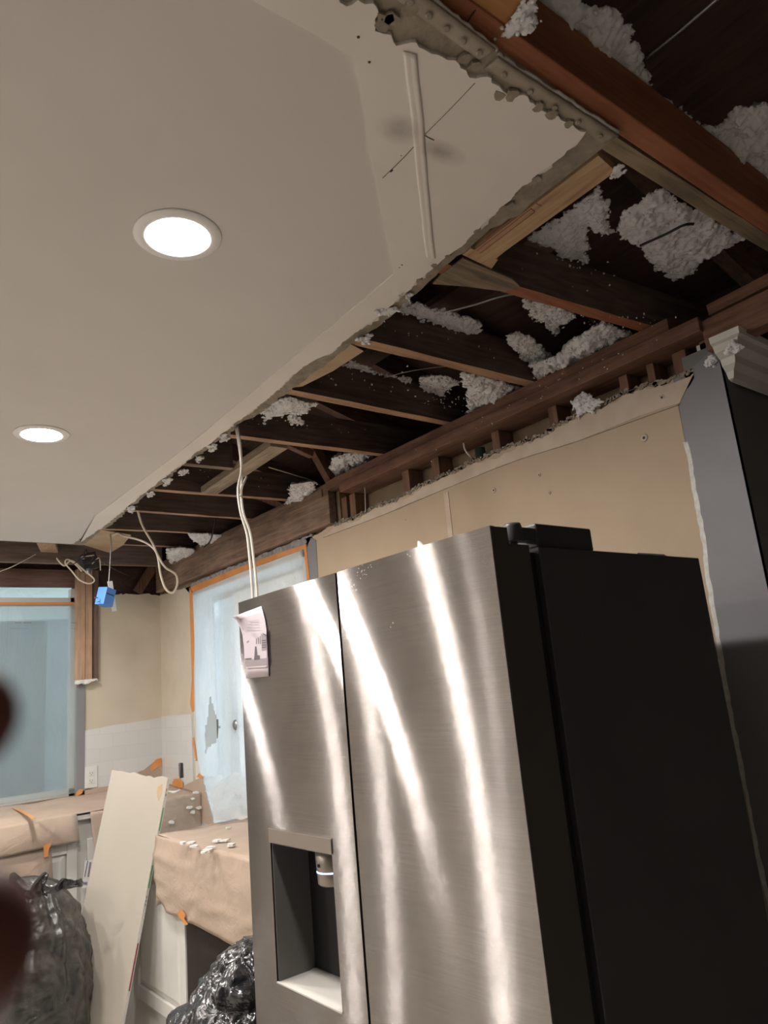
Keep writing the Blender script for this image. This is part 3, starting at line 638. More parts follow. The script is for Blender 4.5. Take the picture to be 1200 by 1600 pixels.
# ================================================================== LIGHTS
def downlight(x, y, lab, real=True):
    t = thing('ceiling_light', (x, y, CZ), lab, 'ceiling light', 'recessed ceiling lights')
    obj('trim_ring', lathe((x, y, CZ), [(.086,-.0005), (.084,-.003), (.064,-.006), (.0605,-.0045), (.060,-.0005)], n=48), M['trimring'], t)
    obj('lens', lathe((x, y, CZ), [(.0595,-.0005), (.0595,-.0042), (.03,-.0046), (.001,-.0046)], n=48), M['lens'], t)
p1 = onZ(278,368,CZ); p2 = onZ(65,678,CZ)
downlight(p1.x, p1.y, 'lit round recessed light nearest the camera, largest in the ceiling')
downlight(p2.x, p2.y, 'lit round recessed light farther off, near the left edge')
downlight(.625, 3.67, 'lit recessed light cut off by the left edge of the photo')
for x, y, l in ((-.52,2.62,'first'), (-.50,3.65,'second'), (-2.6,4.0,'third'), (-2.6,2.6,'fourth')): downlight(x, y, 'lit recessed light out of view to the left, %s of its row' % l)

# ================================================================== REFRIGERATOR
fx = .913; ya, yg1, yg2, yb = .832, 1.2865, 1.2945, 1.742
fr = thing('refrigerator', (1.25, 1.29, 0), 'stainless steel french door refrigerator with black side', 'refrigerator')
def bow(y, y0, y1): u = (y-(y0+y1)/2)/((y1-y0)/2); return fx + .0038*u*u - .0038
def steel_skin(bm, y0, y1, z0, z1, Y0, Y1, nu=14):
    g = [[Vector((bow(y0+(y1-y0)*i/nu, Y0, Y1), y0+(y1-y0)*i/nu, z)) for i in range(nu+1)] for z in (z0, z1)]
    V = [[bm.verts.new(p) for p in r] for r in g]
    for i in range(nu): f = face(bm, [V[0][i], V[0][i+1], V[1][i+1], V[1][i]]); f.smooth = True
ZD0, ZD1 = .69, 1.781
def fridge_door(y0, y1, hole=None):
    bm = bmesh.new()
    if hole:
        h0, h1, k0, k1 = hole
        steel_skin(bm, y0, h0, ZD0, ZD1, y0, y1); steel_skin(bm, h1, y1, ZD0, ZD1, y0, y1)
        steel_skin(bm, h0, h1, ZD0, k0, y0, y1); steel_skin(bm, h0, h1, k1, ZD1, y0, y1)
    else: steel_skin(bm, y0, y1, ZD0, ZD1, y0, y1)
    # folded steel lip round the edge
    for (a, b_) in ((y0, y0+.0), (y1, y1)):
        x = bow(a, y0, y1); v = [bm.verts.new(p) for p in ((x, a, ZD0), (x, a, ZD1), (x+.004, a, ZD1), (x+.004, a, ZD0))]; face(bm, v)
    nu = 14
    for z in (ZD0, ZD1):
        V = [[bm.verts.new((bow(y0+(y1-y0)*i/nu, y0, y1)+dx, y0+(y1-y0)*i/nu, z)) for i in range(nu+1)] for dx in (0, .012)]
        for i in range(nu): face(bm, [V[0][i], V[0][i+1], V[1][i+1], V[1][i]])
    d = obj('door', bm, M['steel'], fr)
    bm = bmesh.new(); e = .0006
    if hole:
        add_box(bm, fx+.003, .957, y0+e, h0, ZD0+e, ZD1-e); add_box(bm, fx+.003, .957, h1, y1-e, ZD0+e, ZD1-e)
        add_box(bm, fx+.003, .957, h0, h1, ZD0+e, k0-.002); add_box(bm, fx+.003, .957, h0, h1, k1+.002, ZD1-e)
    else: add_box(bm, fx+.003, .957, y0+e, y1-e, ZD0+e, ZD1-e)
    if hole:
        add_box(bm, .957, 1.0085, y0+e, h0-.004, ZD0+e, 1.752); add_box(bm, .957, 1.0085, h1+.004, y1-e, ZD0+e, 1.752); add_box(bm, .957, 1.0085, h0-.004, h1+.004, k1+.01, 1.752); add_box(bm, .957, 1.0085, h0-.004, h1+.004, ZD0+e, k0-.01)
    else: add_box(bm, .957, 1.0085, y0+e, y1-e, ZD0+e, 1.752)
    obj('door_side', bm, M['doorside'], d, label='brown black door edge'); return d
dr = fridge_door(ya, yg1)
HO = (1.377, 1.631, .912, 1.205)
dl = fridge_door(yg2, yb, HO)
bm = bmesh.new(); rnd = random.Random(12)
for (cx_, cy_, n_) in ((566,893,9), (548,912,7), (575,884,5), (548,930,3), (640,868,2), (612,975,2), (700,1010,1)):
    for _ in range(n_):
        y_, z_ = onX(rnd.gauss(cx_, 4), rnd.gauss(cy_, 6), fx)[1:]; r = rnd.uniform(.0006, .0016)
        add_lathe(bm, (bow(y_, ya, yg1)-.0012, y_, z_), [(r*.5, .0), (r, .0012)], 'X', 7)
obj('dust_speck', bm, M['gypsum'], dr, kind='stuff')
# water dispenser
nb = onY(495,1450,1.631).x
disp = obj('water_dispenser', (lambda bm: (add_slab(bm, [(fx+.0005, HO[1]-.0045, HO[2]), (fx+.0005, HO[1]-.0045, HO[3]), (nb+.004, HO[1]-.0045, HO[3]), (nb+.004, HO[1]-.0045, HO[2])], (0,.0035,0)),
    add_slab(bm, [(fx+.0005, HO[0]+.0045, HO[2]), (fx+.0005, HO[0]+.0045, HO[3]), (nb+.004, HO[0]+.0045, HO[3]), (nb+.004, HO[0]+.0045, HO[2])], (0,-.0035,0)),
    add_slab(bm, [(nb, HO[0], HO[2]), (nb, HO[1], HO[2]), (nb, HO[1], HO[3]), (nb, HO[0], HO[3])], (.004,0,0)),
    add_slab(bm, [(fx+.001, HO[0], HO[3]), (fx+.001, HO[1], HO[3]), (nb, HO[1], HO[3]), (nb, HO[0], HO[3])], (0,0,.003)), bm)[-1])(bmesh.new()), M['niche'], fr, label='recessed grey water dispenser niche')
g = [[Vector((fx-.004+ (nb-fx+.004)*j/4, HO[0]+(HO[1]-HO[0])*i/8, HO[2]+.004+.006*(j == 4))) for i in range(9)] for j in range(5)]
bm = bmesh.new(); grid_solid(bm, g, .003); obj('drip_tray', bm, M['tray'], disp)
px0 = onX(423,1296,fx); bm = bmesh.new(); add_box(bm, fx-.0046, fx-.0020, HO[0]-.002, HO[1]+.003, 1.207, 1.236); obj('control_strip', bm, M['steeldull'], disp)
nc = Vector((fx+.048, 1.452, 0))
obj('nozzle', lathe((nc.x, nc.y, 1.130), [(.030,0), (.0345,.004), (.035,.022), (.035,.026), (.0352,.0265), (.0352,.0295), (.036,.031), (.0375,.076)], n=40), M['nozzle'], disp)
obj('blue_light_ring', lathe((nc.x, nc.y, 1.1565), [(.0345,0), (.0358,0), (.0358,.0028), (.0345,.0028)], n=40), M['bluering'], disp)
bm = bmesh.new(); q = onX(514,1468,nb-.003)
add_tube(bm, [onX(510,1462,nb-.002), onX(511,1473,nb-.003), onX(516,1479,nb-.004), onX(530,1484,nb-.004)], .0014, 6); obj('paddle_line', bm, M['steeldull'], disp)
bm = bmesh.new(); add_box(bm, nb-.006, nb-.001, 1.40, 1.475, .95, 1.12, bev=.002); obj('dispenser_paddle', bm, M['niche'], disp)
obj('ice_mark', (lambda bm: ([add_box(bm, nc.x-.0378, nc.x-.0366, nc.y-.004+k*.003, nc.y-.0028+k*.003, 1.170, 1.176) for k in range(3)], bm)[-1])(bmesh.new()), M['slot'], disp)
# freezer drawer, case, gasket, hinges
dz = obj('freezer_drawer', (lambda bm: (steel_skin(bm, ya, yb, .09, .680, ya, yb), bm)[-1])(bmesh.new()), M['steel'], fr)
obj('drawer_side', box(fx+.004, 1.0085, ya+.001, yb-.001, .09, .679), M['doorside'], dz)
obj('drawer_handle', tube([(fx, .95, .62), (fx-.05, .96, .62), (fx-.055, 1.29, .62), (fx-.05, 1.62, .62), (fx, 1.63, .62)], .011, 12), M['steel'], dz)
obj('case', box(1.0375, 1.591, ya+.002, yb-.002, .04, 1.751, bev=.002), M['black'], fr, label='matt black case side')
obj('door_gasket', box(1.0086, 1.0374, ya+.014, yb-.014, .09, 1.742), M['gasket'], fr)
for s, yy in ((1, .87), (-1, 1.704)):
    hp = obj('hinge_cover', box(1.046, 1.213, yy-.028, yy+.05 if s > 0 else yy+.028, 1.7512, 1.797, bev=.004), M['hinge'], fr)
    bm = bmesh.new(); add_lathe(bm, (1.000, yy-.012*s, 1.762), [(.0165,0), (.017,.002), (.017,.028), (.0155,.033)], n=28); add_lathe(bm, (1.000, yy-.012*s, 1.7525), [(.006,0),(.006,.012)], n=12)
    add_box(bm, 1.0, 1.06, yy-.018*s-.008, yy-.018*s+.018, 1.764, 1.788, bev=.003); obj('hinge_barrel', bm, M['hinge'], hp)
for x in (1.1, 1.52):
    for y in (.9, 1.68): obj('foot', lathe((x, y, 0), [(.02,0),(.02,.012),(.01,.014),(.01,.045)], n=14), M['gasket'], fr)
# specks of gypsum on the top of the fridge
for (x, y, X_, lab) in ((1035,864,1.44,'small white gypsum crumb on the back right of the refrigerator top'), (680,836,None,'pointed white scrap on the top front edge of the refrigerator')):
    bm = bmesh.new(); rnd = random.Random(x)
    if X_:
        for k in range(6): add_slab(bm, [Vector((X_+rnd.uniform(-.05,.06)+.008*math.cos(a), .86+.006*math.sin(a), 1.7512)) for a in [j*1.2566 for j in range(5)]], (0,0,.004+.004*rnd.random()))
        obj('gypsum_crumb', bm, M['gypsum'], label=lab, cat='debris')
    else:
        q = Vector((.955, 1.06, 1.7815)); 
        add_slab(bm, [q+Vector((0,.024,0)), q+Vector((0,-.014,0)), q+Vector((0,-.010,.010)), q+Vector((0,.004,.024)), q+Vector((0,.008,.008))], (.006,0,0)); obj('gypsum_crumb', bm, M['gypsum'], label=lab, cat='debris')

# flyer on the left door
rows = [((363,964),(408,947),.036), ((370,969),(411,957),.016), ((376,982),(414,970),.005), ((379,993),(416,982),.001), ((381,1010),(417,1000),0), ((382,1030),(418,1022),0), ((384,1046),(419,1041),0), ((384.5,1060),(419.5,1057),0)]
g = []
for (l, r, cu) in rows:
    row = []
    for i in range(9):
        u = i/8; k = max(0, 1-u*1.7)**1.5
        row.append(onX(l[0]+(r[0]-l[0])*u, l[1]+(r[1]-l[1])*u, fx-.0062-cu*k-.001*math.sin(u*PI)))
    g.append(row)
bm = bmesh.new(); grid_solid(bm, g, .0004)
fl = obj('flyer', bm, M['paperpink'], label='pale flyer with a street photo on the left refrigerator door', cat='flyer')
def flat(name, px, mat, x, par): 
    return obj(name, slab([onX(a, b_, x) for a, b_ in px], (-.0002,0,0)), M[mat], par)
X0 = fx-.0085
flat('printed_photo', [(380.5,993),(416,986),(417.6,1040),(416,1042),(385,1044),(383,1042)], 'photolight', X0, fl)
bm = bmesh.new()
def fq(px, x=X0-.0004): add_slab(bm, [onX(a, b_, x) for a, b_ in px], (-.00015,0,0))
fq([(408,990),(416,994),(416.4,1016),(409,1017)]); fq([(382,1032),(417.4,1028),(417.6,1039),(384,1042)]); fq([(386,1002),(389,1000),(389,1003),(385.5,1005)])
obj('printed_building', bm, M['photomid'], fl)
bm = bmesh.new()
fq([(398.5,1010),(400.5,1010),(402,1024),(406,1024),(406,1030),(397,1031)], X0-.0008); fq([(383,1029),(393,1028),(393,1030),(383,1031)], X0-.0008); fq([(410.5,989),(416,992),(416,994),(411,991)], X0-.0008)
for k in range(4): fq([(409.5,1000+k*3.6),(415.8,999.6+k*3.6),(415.8,1001+k*3.6),(409.5,1001.4+k*3.6)], X0-.0008)
for k in range(3): fq([(400+k*3,998-k*2),(400.8+k*3,997.6-k*2),(401+k*3,1006),(400.2+k*3,1006.4)], X0-.0008)
obj('printed_figures', bm, M['photodark'], fl)
bm = bmesh.new()
for k, (l, r) in enumerate(((392,402),(390,403),(386,404),(385,404),(385,405),(385,406))): fq([(l,962+k*4.5),(r,959.5+k*4.4),(r,960.2+k*4.4),(l,962.7+k*4.5)], X0-.0006-.004*(k<2))
obj('printed_lines', bm, M['photolight'], fl)

# ================================================================== COUNTERS
def n3(q, s, a, off=0): return noise.noise_vector(q*s + Vector((off, off*2, 0)))*a
RX = 1.322; RY = 3.325
yr_ = onX(290,1500,RX).y
rc = thing('base_cabinet', (1.6, 2.9, 0), 'white base cabinet with raised panel door under the nearer papered counter', 'cabinet')
obj('cabinet_body', box(RX+.02, WX-.002, yr_, 3.90, .08, .90), M['white'], rc)
def raised_door(par, X, y0, y1, z0, z1, handle=False):
    bm = bmesh.new(); s = .055
    add_box(bm, X-.019, X, y0, y0+s, z0, z1, bev=.002); add_box(bm, X-.019, X, y1-s, y1, z0, z1, bev=.002)
    add_box(bm, X-.019, X, y0+s, y1-s, z0, z0+s, bev=.002); add_box(bm, X-.019, X, y0+s, y1-s, z1-s, z1, bev=.002)
    d = obj('cabinet_door', bm, M['white'], par)
    bm = bmesh.new(); a = s+.002; b_ = s+.03
    o = [Vector((X-.006, y0+a, z0+a)), Vector((X-.006, y1-a, z0+a)), Vector((X-.006, y1-a, z1-a)), Vector((X-.006, y0+a, z1-a))]
    i = [Vector((X-.016, y0+b_, z0+b_)), Vector((X-.016, y1-b_, z0+b_)), Vector((X-.016, y1-b_, z1-b_)), Vector((X-.016, y0+b_, z1-b_))]
    O = [bm.verts.new(p) for p in o]; I = [bm.verts.new(p) for p in i]; K = [bm.verts.new(p+Vector((.004+(.0),0,0))) for p in o]
    for k in range(4): j = (k+1)%4; face(bm, [O[k], O[j], I[j], I[k]]); face(bm, [O[j], O[k], K[k], K[j]])
    face(bm, I); face(bm, K)
    obj('door_panel', bm, M['white'], d); return d
yl, yr = onX(208,1480,RX).y, onX(290,1500,RX).y
raised_door(rc, RX+.02, yr+.005, yl, .30, .86)
obj('toe_kick', box(RX+.09, WX-.02, yr_, 3.88, 0, .08), M['slot'], rc)
ct = obj('countertop', box(RX-.006, WX-.01, 1.80, RY-.004, .945, .983, bev=.004), mottled('brown stone counter', (.06,.045,.035), (.12,.09,.07), 40, .3), label='dark stone countertop under brown paper beside the refrigerator', cat='countertop')
dwm = thing('dishwasher', (1.6, 2.8, 0), 'dark dishwasher front half hidden by hanging brown paper', 'dishwasher')
obj('front', box(RX+.002, RX+.05, yr-.60, yr-.006, .10, .935, bev=.004), M['applblack'], dwm); obj('tub', box(RX+.051, WX-.03, yr-.60, yr-.006, .0, .94), M['slot'], dwm)
obj('handle', tube([(RX-.001, yr-.55, .88), (RX-.002, yr-.3, .88), (RX-.001, yr-.05, .88)], .005, 10), M['galv'], dwm)
# paper on the nearer counter: top sheet with rounded fold, then the hanging front
paper = thing('kraft_paper', (1.6, 2.6, .985), 'brown kraft paper draped over the nearer counter beside the refrigerator', 'paper')
def topf(q, u, v):
    q = q + n3(q, 5, .006) + n3(q, 14, .002); return q
bm = bmesh.new(); sheet(bm, [(WX-.03, 1.80, .992), (WX-.03, RY+.01, .997), (RX-.012, RY+.01, 1.0), (RX-.012, 1.80, .992)], 60, 24, topf)
obj('top_sheet', bm, M['kraft'], paper)
bot = [(247,1402), (262,1424), (290,1438), (300,1442), (340,1463), (376,1483), (392,1476), (400,1470)]
g = []
for j in range(21):
    v = j/20; row = []
    for i in range(41):
        u = i/40; k = u*(len(bot)-1); a = min(int(k), len(bot)-2); bx, by = (Vector(bot[a]).lerp(Vector(bot[a+1]), k-a))
        B_ = onX(bx, by, RX-.02); T = Vector((RX-.014, RY+.012-u*(RY-1.85), 1.001)); 
        q = T.lerp(B_, v); q.x -= .014*math.sin(v*PI)*(.6+.6*noise.noise(Vector((u*5, v*1.2, 3)))) + .004
        q.x -= .012*max(0, noise.noise(Vector((u*9+v*3, v*5, 1))))
        row.append(q)
    g.append(row)
bm = bmesh.new(); grid_solid(bm, g, .001); obj('hanging_sheet', bm, M['kraft'], paper)
bm = bmesh.new(); sheet(bm, [(RX-.016, RY+.012, 1.0), (WX-.03, RY+.012, .998), (WX-.03, RY+.016, .80), (RX-.016, RY+.016, .72)], 20, 12, lambda q, u, v: q+n3(q, 6, .008)); obj('end_sheet', bm, M['kraft'], paper)

# far run
FC = 4.10
fc = thing('base_cabinet', (.3, 4.4, 0), 'white base cabinet run under the far window', 'cabinet')
obj('cabinet_body', box(-1.2, WX-.02, FC+.02, FY-.002, .08, 1.02), M['white'], fc)
def raised_door_y(par, Y, x0, x1, z0, z1):
    bm = bmesh.new(); s = .05
    add_box(bm, x0, x0+s, Y-.019, Y, z0, z1, bev=.002); add_box(bm, x1-s, x1, Y-.019, Y, z0, z1, bev=.002)
    add_box(bm, x0+s, x1-s, Y-.019, Y, z0, z0+s, bev=.002); add_box(bm, x0+s, x1-s, Y-.019, Y, z1-s, z1, bev=.002)
    d = obj('cabinet_door', bm, M['white'], par)
    bm = bmesh.new(); a = s+.002; b_ = s+.028
    o = [Vector(p) for p in ((x0+a, Y-.006, z0+a), (x1-a, Y-.006, z0+a), (x1-a, Y-.006, z1-a), (x0+a, Y-.006, z1-a))]
    i = [Vector(p) for p in ((x0+b_, Y-.016, z0+b_), (x1-b_, Y-.016, z0+b_), (x1-b_, Y-.016, z1-b_), (x0+b_, Y-.016, z1-b_))]
    O = [bm.verts.new(p) for p in o]; I = [bm.verts.new(p) for p in i]; K = [bm.verts.new(p+Vector((0,.004,0))) for p in o]
    for k in range(4): j = (k+1)%4; face(bm, [O[k], O[j], I[j], I[k]]); face(bm, [O[j], O[k], K[k], K[j]])
    face(bm, I); face(bm, K); obj('door_panel', bm, M['white'], d)
xr = onY(121,1330,FC).x
for k in range(4): raised_door_y(fc, FC+.02, xr-.40-(.42*k), xr-(.42*k), .12, .925)
raised_door_y(fc, FC+.02, xr+.05, xr+.45, .12, .925)
obj('countertop', box(-1.2, WX-.012, FC-.012, FY-.004, 1.022, 1.045, bev=.004), M['white'], label='white countertop of the far run under paper', cat='countertop')
kp = thing('kraft_paper', (.5, 4.4, 1.04), 'brown kraft paper covering the far counter below the window', 'paper')
def farf(q, u, v): return q + n3(q, 6, .007) + n3(q, 15, .0025)
bm = bmesh.new(); sheet(bm, [(-1.2, FY-.006, 1.105), (WX-.01, FY-.006, 1.085), (WX-.01, FC-.02, 1.055), (-1.2, FC-.02, 1.055)], 110, 20, farf); obj('top_sheet', bm, M['kraft'], kp)
e1 = onY(121,1275,FC-.02).x
bm = bmesh.new(); sheet(bm, [(-1.2, FC-.022, 1.056), (e1, FC-.022, 1.056), (e1+.01, FC-.035, .925), (-1.2, FC-.035, .925)], 70, 12, lambda q, u, v: q+n3(q, 6, .009)+Vector((0,-.012*math.sin(v*PI),0))); obj('hanging_sheet', bm, M['kraft'], kp)
e2 = onY(139,1275,FC-.02).x
bm = bmesh.new(); sheet(bm, [(e2, FC-.022, 1.056), (WX-.01, FC-.022, 1.056), (WX-.01, FC-.03, .74), (e2+.05, FC-.03, .72)], 40, 16, lambda q, u, v: q+n3(q, 5, .012)); obj('hanging_sheet', bm, M['kraft'], kp)
q0, q1 = onY(79,1320,FC-.005), onY(0,1340,FC-.005)
bm = bmesh.new(); sheet(bm, [(-.9, FC-.006, .95), (q0.x, FC-.006, .95), (q0.x+.03, FC-.03, .40), (-.9, FC-.03, .40)], 40, 24, lambda q, u, v: q+Vector((0,-.01+noise.noise(q*5)*.009,0))); obj('hanging_sheet', bm, M['kraft'], kp)
obj('backsplash_sheet', slab([onY(x, y, FY-.012) for x, y in ((120,1262),(118,1242),(130,1236),(152,1231),(175,1227),(200,1212),(225,1203),(240,1191),(252,1187),(253,1262))], (0,.002,0)), M['kraft'], kp)
obj('backsplash_sheet', slab([onX(x, y, WX-.012) for x, y in ((254,1219),(262,1224),(285,1229),(300,1221),(319,1212),(322,1236),(334,1290),(254,1275))], (.002,0,0)), M['kraft'], kp)

# plaster crumbs on the papers
rnd = random.Random(15)
spots = [(305,1323,'n'),(338,1315,'n'),(352,1314,'n'),(318,1333,'n'),(325,1330,'n'),(300,1318,'n'),(362,1322,'n'),(356,1295,'n'),(330,1326,'n'),(285,1319,'n')]
for ci, (x, y, w_) in enumerate(spots):
    q = onZ(x, y, 1.003); r = .008+.012*rnd.random(); n = 7
    ring = [q+Vector((math.cos(2*PI*k/n)*r*(.5+rnd.random()*.8), math.sin(2*PI*k/n)*r*(.5+rnd.random()*.8), 0)) for k in range(n)]
    obj('gypsum_chip', slab(ring, (0,0,.005+.004*rnd.random())), M['gypsum'], label='white gypsum chip on the nearer papered counter, '+['first','second','third','fourth','fifth','sixth','seventh','eighth','ninth','tenth'][sorted(spots).index(spots[ci])]+' from the left', cat='debris', group='gypsum chips on the nearer counter')
cs = [(307,1238),(297,1261),(311,1262),(302,1269),(268,1285),(301,1248)]
for (x, y) in cs:
    q = onY(x, y, FC-.045); r = .008+.010*rnd.random(); n = 7
    ring = [q+Vector((math.cos(2*PI*k/n)*r*(.7+rnd.random()*.9), 0, math.sin(2*PI*k/n)*r*(.4+rnd.random()*.5))) for k in range(n)]
    obj('gypsum_chip', slab(ring, (0,.008,0)), M['gypsum'], label='white gypsum chip on the far corner paper, '+['first','second','third','fourth','fifth','sixth','seventh','eighth','ninth','tenth'][sorted(cs, key=lambda c: c[1]).index((x, y))]+' from the top', cat='debris', group='gypsum chips in the far corner')
obj('curled_strip', tube([onY(262,1236,FC-.03), onY(272,1238,FC-.04), onY(282,1234,FC-.035)], lambda t: .001+.006*math.sin(PI*t)**.7, 7), M['gypsum'], label='curled white strip by the round orange tape piece', cat='debris')

# orange tape bits
def tapebit(px, fn, lab, nrm, mat='tape'):
    obj('masking_tape', slab([fn(x, y) for x, y in px], nrm), M[mat], label=lab, cat='tape')
tapebit([(235,1199),(243,1187),(252,1184),(252,1196),(243,1201),(236,1207)], lambda x, y: onY(x, y, FY-.0135), 'torn orange tape on the paper at the far wall corner', (0,-.001,0))
tapebit([(269,1224),(272,1217),(280,1216),(286,1222),(286,1230),(280,1233),(274,1231)], lambda x, y: onX(x, y, WX-.0135), 'round orange tape piece under the switch opening', (-.001,0,0))
tapebit([(307,1214),(311,1208),(316,1212),(316,1216)], lambda x, y: onX(x, y, WX-.0135), 'small orange tape tab beside the plastic bottom', (-.001,0,0))
tapebit([(117,1246),(119,1238),(124,1233),(130,1234),(128,1240),(122,1243),(120,1247)], lambda x, y: onY(x, y, FY-.015), 'orange tape scrap under the window corner', (0,-.001,0))
tapebit([(68,1322),(78,1317),(80,1312),(79,1321),(76,1328),(75,1338),(69,1340)], lambda x, y: onY(x, y, FC-.05), 'orange tape hanging from the far counter paper beside the white door', (0,-.001,0))
tapebit([(278,1425),(284,1421),(290,1430),(288,1436),(294,1444),(290,1446),(284,1437),(279,1433)], lambda x, y: onX(x, y, RX-.034), 'torn orange tape at the lower edge of the hanging paper', (-.001,0,0))
tapebit([(18,1262),(34,1265),(57,1278),(50,1280),(34,1270)], lambda x, y: onZ(x, y, 1.085), 'faded orange tape streak on the far counter paper', (0,0,.001), 'tapedim')
# tape round the plastic sheets
wt = obj('masking_tape', box(-.6, wxr-.0, FY-.0075, FY-.0060, 2.178, 2.203), M['tapedim'], label='long orange tape strip along the top of the window plastic', cat='tape')
def xs(px, lab): obj('masking_tape', slab([onX(x, y, WX-.003) for x, y in px], (-.0012,0,0)), M['tape'], label=lab, cat='tape')
xs([(298,917),(380,884),(430,866),(479,850),(479,857),(430,874),(380,893),(300,926)], 'long orange tape along the top of the door plastic')
xs([(475,858),(479,856),(484,906),(480,908)], 'short orange tape at the right side of the door plastic')
xs([(296,918),(301,924),(304,1000),(303,1060),(304,1110),(300,1112),(297,1100),(300,1060),(298,1000)], 'long orange tape down the left side of the door plastic')
xs([(300,1152),(303,1152),(308,1188),(306,1189)], 'short loose orange tape low on the left of the door plastic')

# ================================================================== PLASTIC SHEETS
def ridge(x): return 1-abs(2*abs(x)-.0)
g = []
NV, NU = 110, 70
lft = [(301,926),(304,1000),(303,1060),(304,1110),(306,1160),(312,1200),(322,1236),(336,1284)]
Ls = smooth_path([onX(x, y, WX-.0045) for x, y in lft], 14)
bm = bmesh.new(); Ls = [Ls[int(k*(len(Ls)-1)/NV)] for k in range(NV+1)]
hole = [Vector((a, b_, 0)) for a, b_ in ((332,1086),(338,1110),(346,1135),(344,1160),(336,1163),(330,1170),(326,1180),(325,1150),(329,1120))]
def inpoly(x, y, P):
    c = False
    for i in range(len(P)):
        a, b_ = P[i], P[i-1]
        if (a.y > y) != (b_.y > y) and x < (b_.x-a.x)*(y-a.y)/(b_.y-a.y)+a.x: c = not c
    return c
hw = [onX(p.x, p.y, WX-.0045) for p in hole]; hw2 = [Vector((p.y, p.z, 0)) for p in hw]
VV = []
zt0 = 2.196; yR = 2.885
for j in range(NV+1):
    v = j/NV; L_ = Ls[j]; row = []
    for i in range(NU+1):
        u = i/NU; y = L_.y + (yR-L_.y)*u; z = L_.z*(1-u) + (zt0 + (.93-zt0)*v)*u if j else zt0+(L_.z-zt0)*(1-u)
        e = min(1, v*8)*min(1, u*6)*min(1, (1-u)*6)
        fold = noise.noise(Vector((y*14, z*1.6, 0)))*.5 + noise.noise(Vector((y*34+z*4, z*3.0, 4)))*.25 + noise.noise(Vector((y*10-z*6, z*8, 9)))*.3
        x = WX-.006 - e*(.018 + .030*fold*(.5+v)) - .06*max(0, v-.8)*5*e
        row.append(bm.verts.new((x, y, z)))
    VV.append(row)
for j in range(NV):
    for i in range(NU):
        q = (VV[j][i].co+VV[j+1][i+1].co)/2
        if inpoly(q.y, q.z, hw2): continue
        f = face(bm, [VV[j][i], VV[j+1][i], VV[j+1][i+1], VV[j][i+1]]); f.smooth = True
for v_ in [v_ for v_ in bm.verts if not v_.link_faces]: bm.verts.remove(v_)
ps = obj('plastic_sheet', bm, M['film'], label='clear plastic sheet taped over the door, torn low down', cat='plastic sheet')
bm = bmesh.new()   # foot of the sheet spread on the counter end
sheet(bm, [onX(318,1215,WX-.02), onX(395,1205,WX-.02), onZ(398,1275,1.02), onZ(335,1284,1.02)], 30, 30, lambda q, u, v: q+n3(q, 12, .02)+n3(q, 30, .006), th=.0004)
obj('sheet_foot', bm, M['film'], ps)
bm = bmesh.new(); VV = []
for j in range(61):
    z = 2.19-1.085*j/60; row = []
    for i in range(101):
        x = -.6+(wxr+.002+.6)*i/100; u = i/100; v = j/60
        e = min(1, v*10)*min(1, (1-u)*14)*min(1, (1-v)*10)
        dd = (x-1.3)*.7+(z-1.1)*1.4
        y = FY-.0085-e*(.012+.012*noise.noise(Vector((x*3, z*2, 5)))+.016*v*noise.noise(Vector((x*8+z*5.5, z*1.5-x*.5, 0))))
        row.append(bm.verts.new((x, y, z)))
    VV.append(row)
for j in range(60):
    for i in range(100): f = face(bm, [VV[j][i], VV[j+1][i], VV[j+1][i+1], VV[j][i+1]]); f.smooth = True
wsheet = obj('plastic_sheet', bm, M['filmfar'], label='large hazy plastic sheet taped over the far window', cat='plastic sheet')
bm = bmesh.new()
for (x0, x1, y, h_) in ((24,34,973,2.2),(37,50,973,2.2),(112,120,973,2.2),(16,44,982,.8),(110,120,982,.8)):
    n = max(2, int((x1-x0)/2.2))
    for k in range(n):
        a = x0+(x1-x0)*k/n; add_slab(bm, [onY(a, y-h_/2, FY-.034), onY(a+1.5, y-h_/2, FY-.034), onY(a+1.5, y+h_/2, FY-.034), onY(a, y+h_/2, FY-.034)], (0,-.0004,0))
obj('printed_marks', bm, M['ink'], wsheet)

# ================================================================== OUTLET, SWITCH BOX
oc = onY(142,1214,FY-.008)
ol = thing('outlet', oc, 'white duplex outlet on the tile beside the far window', 'outlet')
obj('cover_plate', box(oc.x-.036, oc.x+.036, FY-.014, FY-.0085, oc.z-.060, oc.z+.060, bev=.002), M['outlet'], ol)
for s in (-1, 1):
    rc_ = obj('receptacle', lathe((oc.x, oc.y, oc.z), [(.001,0)], n=6) if False else box(oc.x-.016, oc.x+.016, FY-.0165, FY-.014, oc.z+s*.021-.014, oc.z+s*.021+.014, bev=.001), M['outlet'], ol)
    bm = bmesh.new(); add_box(bm, oc.x-.008, oc.x-.006, FY-.0168, FY-.0163, oc.z+s*.021-.003, oc.z+s*.021+.007); add_box(bm, oc.x+.005, oc.x+.007, FY-.0168, FY-.0163, oc.z+s*.021-.003, oc.z+s*.021+.006); add_box(bm, oc.x-.002, oc.x+.002, FY-.0168, FY-.0163, oc.z+s*.021-.010, oc.z+s*.021-.006)
    obj('slot', bm, M['slot'], rc_)
sw = thing('switch_box', onX(283,1203,WX-.008), 'open switch box hole with metal strap in the tile by the door', 'switch box')
obj('opening', slab([onX(x, y, WX-.0085) for x, y in ((281,1192),(286,1192),(287,1215),(281,1216))], (-.0006,0,0)), M['slot'], sw)
obj('metal_strap', slab([onX(x, y, WX-.0105) for x, y in ((279.5,1193),(283,1191.5),(282.5,1214),(280.5,1214))], (-.003,0,0)), M['galv'], sw)

